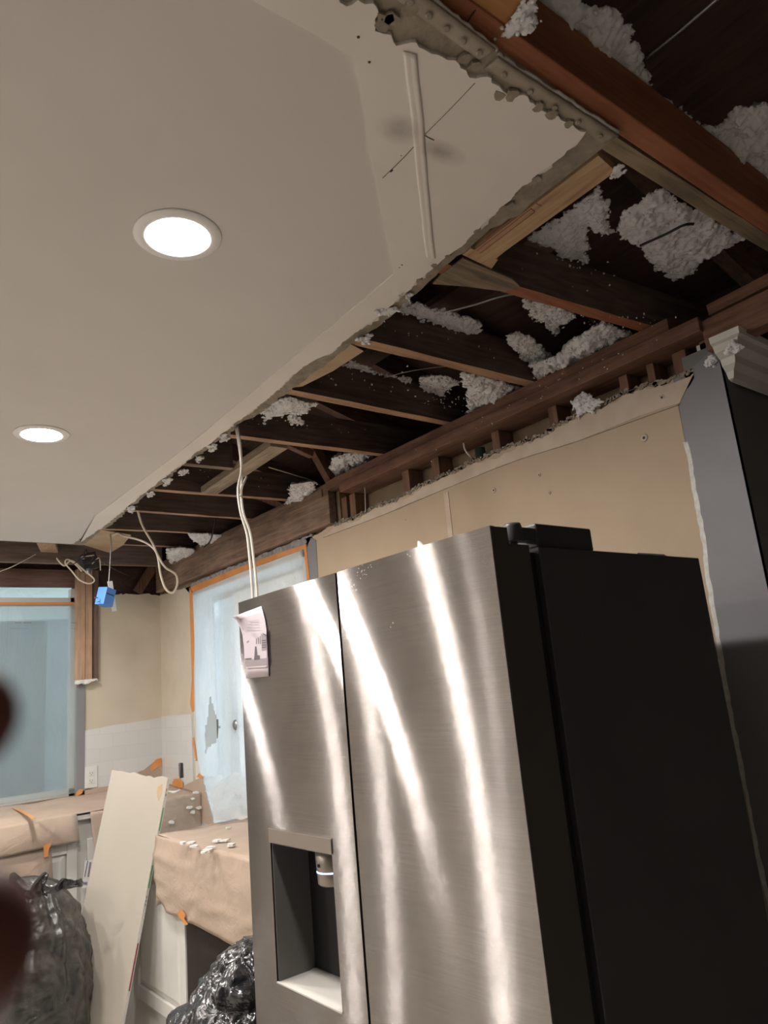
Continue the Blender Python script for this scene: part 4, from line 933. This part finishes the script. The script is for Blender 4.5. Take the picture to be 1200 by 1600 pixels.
# ================================================================== HANGING CABLES AND BOXES
def cable(px, ylist, r, mat, lab, k=8):
    pts = [onY(x, y, yy) for (x, y), yy in zip(px, ylist)]
    return obj('cable', tube(pts, r, k), M[mat], label=lab, cat='cable')
cable([(368,664),(374,700),(378,738),(377,768),(380,800),(391,833),(396,870),(400,905),(402,940),(403,1050)], [2.16,2.15,2.14,2.12,2.11,2.10,2.09,2.08,2.08,2.05], .0043, 'romex', 'right hand one of the two white cables hanging behind the refrigerator')
cable([(371,664),(376,702),(377,735),(372,765),(376,800),(386,835),(390,870),(393,905),(395,940),(396,1050)], [2.15,2.14,2.13,2.11,2.10,2.09,2.08,2.07,2.07,2.04], .0043, 'romex', 'left hand one of the two white cables hanging behind the refrigerator')
cable([(385,745),(382,752),(378,762),(376,775)], [2.2,2.15,2.11,2.1], .004, 'romex', 'short white cable end tucked into the hanging pair')
cable([(213,790),(222,820),(238,848),(247,868),(258,886),(274,897),(277,912),(270,926),(259,920),(251,898),(247,872),(241,858),(228,848),(212,842),(195,838),(184,833),(175,837)], [3.35,3.4,3.42,3.42,3.42,3.43,3.43,3.43,3.44,3.45,3.45,3.45,3.5,3.6,3.7,3.8,3.85], .0055, 'romexy', 'cream cable twisted into a hanging loop')
cable([(172,830),(174,850),(173,862),(172,880),(170,912)], [3.86]*5, .003, 'galv', 'thin grey cord holding the blue box')
cable([(88,872),(100,884),(112,876),(130,890),(147,905),(140,912),(124,906),(112,892),(102,880),(106,874),(118,882),(128,893)], [4.2]*12, .004, 'romexy', 'thin beige cable looped in front of the window post')
cable([(260,925),(262,936),(270,940)], [4.644]*3, .003, 'dark', 'short dark hooked wire on the far corner wall')
cable([(337,810),(333,830),(328,846),(318,856)], [3.0,3.0,3.0,3.0], .003, 'dark', 'short black wire hanging among the far joists')
obj('wire_nut', lathe(onY(178,818,3.86)-Vector((0,0,.012)), [(.010,0), (.0095,.004), (.0075,.015), (.004,.024)], n=10), M['yellow'], label='yellow wire nut at the ceiling edge', cat='wire connector')
bb = onY(165,933,3.86)
be = thing('electrical_box', bb, 'blue plastic electrical box dangling from a cord', 'electrical box')
bm = bmesh.new(); add_box(bm, -.034, .034, -.030, .030, -.046, .046, bev=.003)
R_ = Matrix.Rotation(.22, 4, 'Y') @ Matrix.Rotation(.5, 4, 'Z'); bmesh.ops.transform(bm, matrix=Matrix.Translation(bb) @ R_, verts=bm.verts); obj('box_body', bm, M['bluebox'], be)
bm = bmesh.new(); add_box(bm, -.030, .022, -.0325, -.0300, .010, .015); add_box(bm, .034, .036, -.02, .02, -.03, .03); bmesh.ops.transform(bm, matrix=Matrix.Translation(bb) @ R_, verts=bm.verts); obj('box_slot', bm, M['slot'], be)
obj('white_bracket', beam(onY(179,955,3.85), onY(172,908,3.85), .024, .006, up=Vector((0,1,0))), M['outlet'], be)
bm = bmesh.new(); add_tube(bm, [onY(153,934,3.84), onY(148,934,3.83)], .0025, 6, 1); add_tube(bm, [onY(155,940,3.84), onY(151,941,3.83)], .0025, 6, 1); obj('nail', bm, M['galv'], be)
jb = onY(134,880,4.22)
je = thing('junction_box', jb, 'old metal junction box with tangled wires at the far ceiling corner', 'junction box')
bm = bmesh.new(); add_box(bm, -.045, .045, -.03, .03, -.05, .045, bev=.004); bmesh.ops.transform(bm, matrix=Matrix.Translation(jb+Vector((.03,.05,.02))) @ Matrix.Rotation(-.3, 4, 'Y'), verts=bm.verts); obj('box_body', bm, M['slot'], je)
bm = bmesh.new(); rnd = random.Random(6)
add_lathe(bm, jb+Vector((.01,-.01,-.065)), [(.012,0),(.014,.006),(.014,.03),(.009,.034)], n=10); add_lathe(bm, jb+Vector((-.02,-.01,.02)), [(.010,0),(.012,.004),(.010,.018)], n=10)
obj('connector', bm, M['galv'], je)
for k in range(6):
    p = jb+Vector((rnd.uniform(-.04,.04), -.03, rnd.uniform(-.03,.05)))
    obj('wire', tube([p, p+Vector((rnd.uniform(-.05,.05), -.03, rnd.uniform(-.02,.05))), p+Vector((rnd.uniform(-.06,.06), -.02, rnd.uniform(-.07,.02)))], .003, 6), M['dark' if k % 3 else 'romexy'], je)
cable([(0,893),(20,885),(45,872),(56,866)], [4.35]*4, .0022, 'romexy', 'thin beige wire crossing the joist at the left edge')

# ================================================================== LEANING BOARD
r1 = onD(262,1216,3.28); r0 = onD(190,1600,2.98); ax = (r0-r1).normalized()
rb = r1 + ax*((r1.z-.03)/(-ax.z))
best = None
for k in range(400):
    t = 2.6+k*.004; q = onD(175,1203,t); v = abs((q-r1).normalized().dot(ax))
    if best is None or v < best[0]: best = (v, q, t)
l1 = onD(175,1203,max(best[2], 3.36)); wv = (l1-r1); nb_ = ax.cross(wv).normalized()
if nb_.dot(r1-EYE) < 0: nb_ = -nb_          # away from the viewer
print('board', r1, rb, l1, wv.length, best)
lb = rb + wv; lb += ax*((lb.z-.03)/(-ax.z))
nb_ = ax.cross(wv).normalized(); nb_ = nb_ if nb_.dot(r1-EYE) > 0 else -nb_
bt = rag([l1, r1], .006, .02, 90, -ax, .6)
bo = thing('drywall_board', (rb+lb)/2, 'cream sawn drywall strip leaning against the papered counter', 'board')
obj('sheet', slab(bt + [rb, lb], nb_*.016), M['board'], bo)
wn = -wv.normalized()
def strip(t0, t1, a, b_, mat, nm):
    q = r1.lerp(rb, t0); q2 = r1.lerp(rb, t1); e = wn*.0006
    obj(nm, slab([q+e+nb_*a, q2+e+nb_*a, q2+e+nb_*b_, q+e+nb_*b_], wn*.0006), M[mat], bo)
obj('paper_edge', slab([r1+wn*.0002+nb_*.0005, rb+wn*.0002+nb_*.0005, rb+wn*.0002+nb_*.0155, r1+wn*.0002+nb_*.0155], wn*.0006), M['edgewhite'], bo)
Lb = (rb-r1).length
for (y0, y1, mat, nm) in ((1262,1298,'green','green_print'), (1352,1388,'green','green_print'), (1474,1549,'redp','red_print')):
    def par(y): 
        lo, hi = 0., 1.
        for _ in range(30):
            m_ = (lo+hi)/2; q = r1.lerp(rb, m_)-EYE; c_ = RM.transposed() @ q; yy = 800-F*c_.y/-c_.z
            if yy < y: lo = m_
            else: hi = m_
        return lo
    strip(par(y0), par(y1), .003, .011, mat, nm)
for y in (1310,1316,1322,1328,1400,1406,1412,1232,1240): strip(par(y), par(y+4), .004, .009, 'ink', 'edge_print')
obj('torn_patch', slab([p-nb_*.0006 for p in rag([r1.lerp(l1,.07).lerp(rb,.02), r1.lerp(l1,.14).lerp(rb,.03), r1.lerp(l1,.15).lerp(rb,.05), r1.lerp(l1,.09).lerp(rb,.085), r1.lerp(l1,.05).lerp(rb,.05)], .007, .008, 5, ax)], nb_*.0005), M['boxpaper'], bo)
# bar code panel / label by the white door
lp = [(130,1395),(137,1342),(142,1343),(137,1393)]
pc = thing('paper_label', onY(136,1370,FC-.06), 'white label with violet bars behind the leaning board', 'label')
obj('sheet', slab([onY(x, y, FC-.06) for x, y in ((128,1388),(133,1345),(148,1342),(145,1386))], (0,.001,0)), M['edgewhite'], pc)
bm = bmesh.new()
for px in ([(131.5,1370),(136.5,1345),(138,1345),(133,1370)], [(136.5,1370),(140,1347),(142.5,1347),(139,1370)], [(129.5,1378.5),(136.5,1378),(136,1382),(129.5,1382)]): add_slab(bm, [onY(x, y, FC-.0612) for x, y in px], (0,-.0004,0))
obj('bars', bm, M['ink'], pc)

# ================================================================== BIN BAGS
def bag(name, c, rx, ry, h, mat, lab, seed, lean=(0,0), crump=1.0, gath=1.0):
    bm = bmesh.new(); nt_, np_ = 190, 230; c = Vector(c); rows = []
    for j in range(nt_+1):
        th = PI*j/nt_; row = []
        for i in range(np_):
            ph = 2*PI*i/np_; n_ = Vector((math.cos(ph), math.sin(ph), 0))
            zz = .5+.5*math.cos(th)
            rad = math.sin(th)**(.85 if zz > .5 else .45)
            q = Vector((n_.x*rx*rad, n_.y*ry*rad, h*zz)); q.x += lean[0]*zz; q.y += lean[1]*zz
            w_ = q*3.6+Vector((seed, 0, 0)); wd_ = w_ + noise.noise_vector(w_*.9)*.7
            va = noise.voronoi(wd_*1.25)[0]; vb = noise.voronoi(wd_*2.9+Vector((3,1,7)))[0]; vc = noise.voronoi(wd_*6.5+Vector((1,9,2)))[0]
            disp = crump*((va[1]-va[0])*.060 + (vb[1]-vb[0])*.028 + (vc[1]-vc[0])*.011 - .04)*min(1, rad*1.5)
            up_ = max(0, zz-.45)/.55
            pl = 1-abs(2*((ph*2.6+1.3*noise.noise(Vector((n_.x*2, n_.y*2, zz*2+seed)))) % 1)-1)
            disp += gath*.030*(pl-.5)*up_*min(1, rad*2.2)
            out = Vector((n_.x, n_.y, .35)).normalized(); q += out*disp; q.z = max(q.z, .002)
            row.append(bm.verts.new(c+q))
        rows.append(row)
    for a, b_ in zip(rows, rows[1:]):
        for i in range(np_): f = face(bm, [a[i], b_[i], b_[(i+1)%np_], a[(i+1)%np_]]); f.smooth = True
    return obj(name, bm, mat, label=lab, cat='bin bag')
b1c = onD(25,1500,3.05); print('bag1', b1c)
b1 = bag('bin_bag', (b1c.x-.02, b1c.y, 0), .31, .30, .885, M['bagdust'], 'dusty black bin bag tied at the top, in front of the far cabinets', 3, (.03,0), .55, 1.0)
bm = bmesh.new(); kt = onD(46,1378,2.98); 
g = [[kt+Vector((-.10*(1-u)*1.0+.05*u, 0, .065*math.sin(u*7)*.4+.075*v+.015*math.sin(u*11)))*1.0+n3(kt+Vector((u*3, v*3, 0)), 3, .02) for u in [k/14 for k in range(15)]] for v in [k/8 for k in range(9)]]
g = [[kt + (Vector(((u-.5)*.15, .02*math.sin(u*9), (v-.6)*.07+ .022*math.sin(u*8+1)*v - .03*u))) + n3(Vector((u*4, v*4, 1)), 1, .012) for u in [k/18 for k in range(19)]] for v in [k/8 for k in range(9)]]
grid_solid(bm, g, .002); obj('tie_flap', bm, M['bag'], b1)
q = onD(96,1384,2.95)
g = [[q + Vector(((u-.5)*.16, .012*math.sin(u*13), (v-.5)*.035+.010*math.sin(u*10+2)*v)) + n3(Vector((u*6, v*4, 7)), 1, .008) for u in [k/20 for k in range(21)]] for v in [k/6 for k in range(7)]]
bm = bmesh.new(); grid_solid(bm, g, .002); obj('gathered_neck', bm, M['bag'], b1)
b2c = onD(395,1560,2.25); print('bag2', b2c)
b2 = bag('bin_bag', (1.0, 2.06, 0), .285, .26, .905, M['bag'], 'shiny black bin bag between the leaning board and the refrigerator', 9, (.06,-.06), 1.25, .3)

# ================================================================== INSULATION
def fluff(px, fn, nv, thick, lab, seed, name='insulation_clump', res=.0075):
    P = [fn(x, y) for x, y in px]; nv = Vector(nv).normalized()
    U = Vector((0,1,0)) if abs(nv.x) > .7 else Vector((1,0,0)); V = nv.cross(U).normalized(); U = V.cross(nv)
    O = P[0]; Q = [Vector(((p-O).dot(U), (p-O).dot(V), 0)) for p in P]
    x0, x1 = min(q.x for q in Q), max(q.x for q in Q); y0, y1 = min(q.y for q in Q), max(q.y for q in Q)
    res = max(.0035, math.sqrt((x1-x0)*(y1-y0)/14000)); mg = 3*res
    nx, ny = int((x1-x0+2*mg)/res)+1, int((y1-y0+2*mg)/res)+1
    def sd(x, y):
        d = 9
        for i in range(len(Q)):
            a, b_ = Q[i-1], Q[i]; e = b_-a; t = max(0, min(1, ((x-a.x)*e.x+(y-a.y)*e.y)/max(e.length_squared, 1e-9)))
            d = min(d, math.hypot(x-a.x-e.x*t, y-a.y-e.y*t))
        return d if inpoly(x, y, Q) else -d
    T = {}; S = Vector((seed, seed*.7, 0))
    for j in range(ny+1):
        for i in range(nx+1):
            x, y = x0-mg+i*res, y0-mg+j*res; w_ = Vector((x, y, 0))
            s = sd(x, y) + .013*noise.noise(w_*24+S) + .012*noise.noise(w_*62+S) + .008*noise.noise(w_*150+S)
            T[i, j] = s
    bm = bmesh.new(); VT = {}; rnd = random.Random(seed)
    def vert(i, j, k):
        if (i, j, k) in VT: return VT[i, j, k]
        x, y = x0-mg+i*res, y0-mg+j*res; s = max(T[i, j], 0); w_ = Vector((x, y, k*.3))
        prof = min(1, s/.035)**.6
        nn = .55+.9*noise.noise(w_*16+S)+.5*noise.noise(w_*42+S)+.4*noise.noise(w_*95+S)+.1*rnd.random()
        h_ = thick*prof*max(.12, nn)*(k)
        jit = noise.noise_vector(w_*190+S)*.0035
        q = O+U*x+V*y+nv*h_+jit; v_ = bm.verts.new(q); VT[i, j, k] = v_; return v_
    cells = {(i, j) for j in range(ny) for i in range(nx) if T[i, j]+T[i+1, j]+T[i, j+1]+T[i+1, j+1] > 0}
    for (i, j) in cells:
        for k in (-1, 1):
            vs = [vert(i, j, k), vert(i+1, j, k), vert(i+1, j+1, k), vert(i, j+1, k)]; f = face(bm, vs if k > 0 else vs[::-1]); f.smooth = True
        for (a, b_, ni, nj) in (((i, j), (i+1, j), i, j-1), ((i+1, j), (i+1, j+1), i+1, j), ((i+1, j+1), (i, j+1), i, j+1), ((i, j+1), (i, j), i-1, j)):
            if (ni, nj) not in cells: face(bm, [vert(*a, 1), vert(*b_, 1), vert(*b_, -1), vert(*a, -1)])
    # loose tufts along the rim and over the face
    ck = sorted(cells)
    for _ in range(min(160, len(ck)//5)):
        i, j = ck[rnd.randrange(len(ck))]
        if T[i, j] > .02 and rnd.random() < .5: continue
        q = O+U*(x0-mg+i*res)+V*(y0-mg+j*res)-nv*thick*.3+Vector((rnd.uniform(-1,1), rnd.uniform(-1,1), rnd.uniform(-1,1)))*.006
        r = rnd.uniform(.0022, .006)
        bmesh.ops.create_icosphere(bm, subdivisions=1, radius=r, matrix=Matrix.Translation(q) @ Matrix.Diagonal((rnd.uniform(.5,1.6), rnd.uniform(.5,1.6), rnd.uniform(.5,1.3), 1)))
    return obj(name, bm, M['fluff'], label=lab, cat='insulation')
Zf = lambda z: (lambda x, y: onZ(x, y, z))
UP = (0,0,1)
fluff([(825,371),(883,333),(933,296),(950,317),(946,342),(962,362),(940,366),(918,352),(919,408),(905,405),(880,402),(854,383)], Zf(2.585), UP, .02, 'grey white insulation patch seen past the stamped pine board', 11)
fluff([(967,346),(985,325),(1025,296),(1054,308),(1110,340),(1164,371),(1108,400),(1081,425),(1054,437),(1029,421),(1004,396),(992,379),(967,367)], Zf(2.575), UP, .02, 'largest white insulation patch, above the weathered joist', 12)
fluff([(815,467),(850,472),(902,490),(893,500),(873,508),(868,524),(850,505),(832,496)], Zf(2.56), UP, .018, 'small insulation patch just under the orange brown joist', 13)
fluff([(830,572),(873,554),(895,530),(908,525),(925,512),(943,505),(987,519),(970,540),(943,554),(902,577),(867,601),(850,610),(832,615),(836,595)], Zf(2.475), UP, .028, 'long white insulation heap lying along the top plate', 14)
fluff([(789,525),(812,518),(827,525),(850,548),(867,562),(852,574),(838,572),(820,560),(805,545)], Zf(2.52), UP, .02, 'insulation tongue behind the third joist', 15)
fluff([(720,583),(740,585),(780,595),(818,607),(793,630),(770,642),(750,647),(732,652),(733,630),(728,607)], Zf(2.475), UP, .025, 'bright white insulation clump right under the third joist', 16)
fluff([(657,590),(680,586),(697,588),(717,597),(697,610),(684,622),(670,630),(660,617)], Zf(2.56), UP, .018, 'thin ragged insulation bit left of the bright clump', 17)
fluff([(533,573),(553,563),(575,575),(600,587),(643,590),(640,603),(605,598),(577,587),(567,600),(560,588)], Zf(2.58), UP, .016, 'stringy insulation over the fourth joist', 18)
fluff([(622,472),(650,474),(692,484),(751,502),(745,522),(720,518),(698,510),(660,496),(628,490)], Zf(2.56), UP, .02, 'long insulation strip between the second and third joists', 19)
fluff([(408,646),(425,630),(442,621),(496,631),(482,640),(471,648),(446,646),(430,650),(417,658)], Zf(2.45), UP, .014, 'white insulation hanging at the ceiling edge by the fourth joist', 20)
fluff([(446,650),(462,648),(475,662),(455,660)], Zf(2.50), UP, .012, 'tiny insulation bit above the hanging cable', 21)
fluff([(517,717),(545,708),(583,708),(575,729),(552,748),(533,767),(512,767),(516,742)], Zf(2.50), UP, .025, 'insulation clump at the foot of the steep strut', 22)
fluff([(454,758),(475,754),(492,754),(490,770),(487,783),(470,786),(458,790),(444,800),(452,775)], Zf(2.44), UP, .02, 'insulation clump hanging over the door header', 23)
fluff([(292,833),(325,834),(358,837),(350,844),(338,850),(325,858),(312,850),(300,842)], Zf(2.44), UP, .018, 'white insulation between the far joists above the loop', 24)
fluff([(260,858),(280,856),(296,856),(308,862),(292,874),(279,883),(265,879)], Zf(2.42), UP, .018, 'white insulation beside the cream cable loop', 25)
fluff([(836,22),(850,-20),(930,5),(965,25),(1000,70),(1005,110),(1012,140),(1050,165),(1085,190),(1115,205),(1150,170),(1210,160),(1230,345),(1150,290),(1050,222),(950,155),(880,108)], Zf(2.58), UP, .03, 'grey insulation bank along the top of the red brown joist', 26)
fluff([(780,58),(800,25),(828,-2),(842,2),(838,20),(830,46),(812,44),(795,54)], Zf(2.452), UP, .010, 'white torn insulation at the end of the plywood piece', 27)
fluff([(890,630),(905,616),(925,620),(938,628),(930,643),(905,648)], lambda x, y: onX(x, y, WX-.004), (1,0,0), .016, 'white insulation tuft resting on the torn wall top', 28)
fluff([(1098,566),(1108,556),(1116,560),(1114,570),(1102,574)], lambda x, y: onX(x, y, WX-.006), (1,0,0), .008, 'insulation tuft stuck beside the crown moulding end', 29)
fluff([(1132,548),(1148,534),(1162,542),(1150,550)], lambda x, y: onX(x, y, WX-.07), (1,0,0), .012, 'small insulation tuft on top of the crown moulding', 30)
fluff([(960,262),(968,260),(976,268),(968,280),(960,272)], Zf(2.452), UP, .008, 'tiny insulation tuft at the end of the stamped board', 31)
for i, (x, y, r) in enumerate(((605,488,14), (574,528,9), (640,462,8), (350,684,8), (330,700,7), (262,752,7), (236,772,6), (205,795,7), (310,718,6), (286,738,6))):
    fluff([(x-r, y-r*.3), (x+r*.3, y-r*.8), (x+r, y-r*.4), (x+r*.4, y+r*.4), (x-r*.2, y+r)], Zf(2.437), UP, .006, 'white tuft on the broken ceiling edge, '+['beside the strip between second and third joists','left of the third joist top','highest, near the second joist','beside the top of the hanging cables','just beyond the hanging cables','above the sixth joist end','over the cream cable top','nearest the yellow wire nut','over the short joist stub','midway between stub and sixth joist'][i], 40+i).__setitem__('group', 'tufts along the broken ceiling edge')
# countless flecks stuck to the timber
bm = bmesh.new(); rnd = random.Random(77)
def fleck(q, r): bmesh.ops.create_icosphere(bm, subdivisions=1, radius=r, matrix=Matrix.Translation(q) @ Matrix.Diagonal((rnd.uniform(.5,1.6), rnd.uniform(.5,1.3), rnd.uniform(.5,1.6), 1)))
def cl(cx, cy, sx, sy, n, z=2.56, r=(.0012,.0035)):
    for _ in range(n): fleck(onZ(rnd.gauss(cx, sx), rnd.gauss(cy, sy), z), rnd.uniform(*r))
cl(905,450,30,18,70); cl(930,500,28,18,50, 2.5); cl(890,420,20,12,30); cl(990,500,25,8,12,2.45); cl(700,630,30,12,30, 2.50); cl(600,600,50,14,26, 2.5)
for (x0, y0, x1, y1) in ((560,533,828,600), (444,611,708,664), (716,427,1003,512), (362,682,605,712), (243,766,454,782)):
    for _ in range(26):
        t = rnd.random(); fleck(onZ(x0+(x1-x0)*t, y0+(y1-y0)*t-rnd.uniform(4,40), 2.50), rnd.uniform(.001,.0028))
for _ in range(40):
    t = rnd.random(); fleck(onX(640+420*t, 735-220*t-rnd.uniform(-4,30), 1.817), rnd.uniform(.001,.003))
obj('insulation_fleck', bm, M['fluff'], label='countless white insulation flecks stuck to the attic timber', cat='insulation', kind='stuff')
# old wires and a metal strap in the attic
def aw(px, z, r, mat, lab): obj('attic_wire', tube([onZ(x, y, zz) for (x, y), zz in zip(px, z)], r, 6), M[mat], label=lab, cat='wire')
aw([(696,487),(740,476),(778,464),(806,458)], [2.5,2.5,2.5,2.5], .004, 'galv', 'grey metal strap under the orange brown joist')
aw([(1000,384),(1040,366),(1068,352),(1084,350)], [2.54]*4, .0035, 'dark', 'dark cord lying across the largest insulation patch')
aw([(1010,90),(1060,50),(1130,-10)], [2.62]*3, .004, 'galv', 'faint grey rod in the dark attic at the top right')
aw([(420,730),(460,742),(490,752),(510,766)], [2.52]*4, .003, 'romexy', 'thin pale wire drooping behind the slanted brace')
aw([(600,590),(640,580),(680,574),(700,572)], [2.54]*4, .0016, 'galv', 'thin straight wire above the fourth joist')
aw([(155,876),(190,895),(230,910),(262,920)], [2.40,2.38,2.36,2.34], .002, 'galv', 'thin dusty wire sagging under the far corner timber')

# diagonal boards in the dark gap above the far bare wall
obj('corner_brace', beam(onY(215,925,FY-.0), onY(243,880,FY-.0), .06, .02, up=Vector((0,1,0))), M['woodZ'], label='short diagonal brown board above the far bare wall', cat='board')

# ================================================================== THE HAND AT THE LENS
def cp(px, py, d, dz=0): return EYE + RM @ Vector(((px-600)/F*d, (800-py)/F*d, -d+dz))
def limb(bm, pts, radii, k=16):
    """tapering limb along pts, closed by a round tip"""
    Q = smooth_path(pts, 7); n = len(Q)-1; R_ = [radii[min(int(i/n*(len(radii)-1)), len(radii)-2)] + (radii[min(int(i/n*(len(radii)-1)), len(radii)-2)+1]-radii[min(int(i/n*(len(radii)-1)), len(radii)-2)])*((i/n*(len(radii)-1))-min(int(i/n*(len(radii)-1)), len(radii)-2)) for i in range(n+1)]
    t = (Q[-1]-Q[-2]).normalized()
    for a in (.25, .5, .7, .85, .96, 1.0): Q.append(Q[n]+t*R_[n]*math.sin(a*PI/2)); R_.append(max(R_[n]*math.cos(a*PI/2), 1e-5))
    up = Vector((.31, .52, .79)); rings = []
    for i, q in enumerate(Q):
        t = (Q[min(i+1, len(Q)-1)]-Q[max(i-1, 0)]).normalized(); s_ = t.cross(up).normalized(); u = s_.cross(t)
        rings.append([bm.verts.new(q + (s_*math.cos(2*PI*j/k) + u*math.sin(2*PI*j/k))*R_[i]) for j in range(k)])
    for r0_, r1_ in zip(rings, rings[1:]):
        for j in range(k): face(bm, [r0_[j], r0_[(j+1)%k], r1_[(j+1)%k], r1_[j]])
    face(bm, rings[0][::-1]); face(bm, rings[-1])
bm = bmesh.new()
# fingertip pixel centre, radius, distance: middle, ring, little, index
for (tip, r, d, ky) in (((-66,1122),.0062,.078,1230), ((-70,1480),.0082,.075,1470), ((-90,1760),.0066,.074,1700), ((-190,800),.0062,.080,1000)):
    limb(bm, [cp(-760, ky, d, .034), cp(-560, tip[1]*.6+ky*.4, d, .016), cp(-380, tip[1]+10, d, .002), cp(-220, tip[1]-4, d, -.002), cp(tip[0]-0, tip[1], d, 0)], [r*1.45, r*1.3, r*1.25, r*1.08, r])
limb(bm, [cp(-1500, 1800, .075, .07), cp(-1150, 1600, .075, .05), cp(-900, 1380, .075, .040), cp(-740, 1250, .075, .034)], [.026, .022, .021, .015])
limb(bm, [cp(-900, 1380, .075, .040), cp(-800, 1560, .075, .034), cp(-740, 1680, .075, .034)], [.021, .018, .012])
limb(bm, [cp(-1050, 1600, .075, .046), cp(-860, 1900, .075, .03), cp(-640, 2080, .075, .016), cp(-430, 2180, .075, .008)], [.017, .013, .0105, .0085])
ho = obj('hand', bm, M['skin'], label='dark blurred fingertips of a hand reaching in at the left edge, close to the camera', cat='hand')
rm_ = ho.modifiers.new('skin surface', 'REMESH'); rm_.mode = 'VOXEL'; rm_.voxel_size = .0011; rm_.use_smooth_shade = True
sm_ = ho.modifiers.new('soften', 'SMOOTH'); sm_.iterations = 6
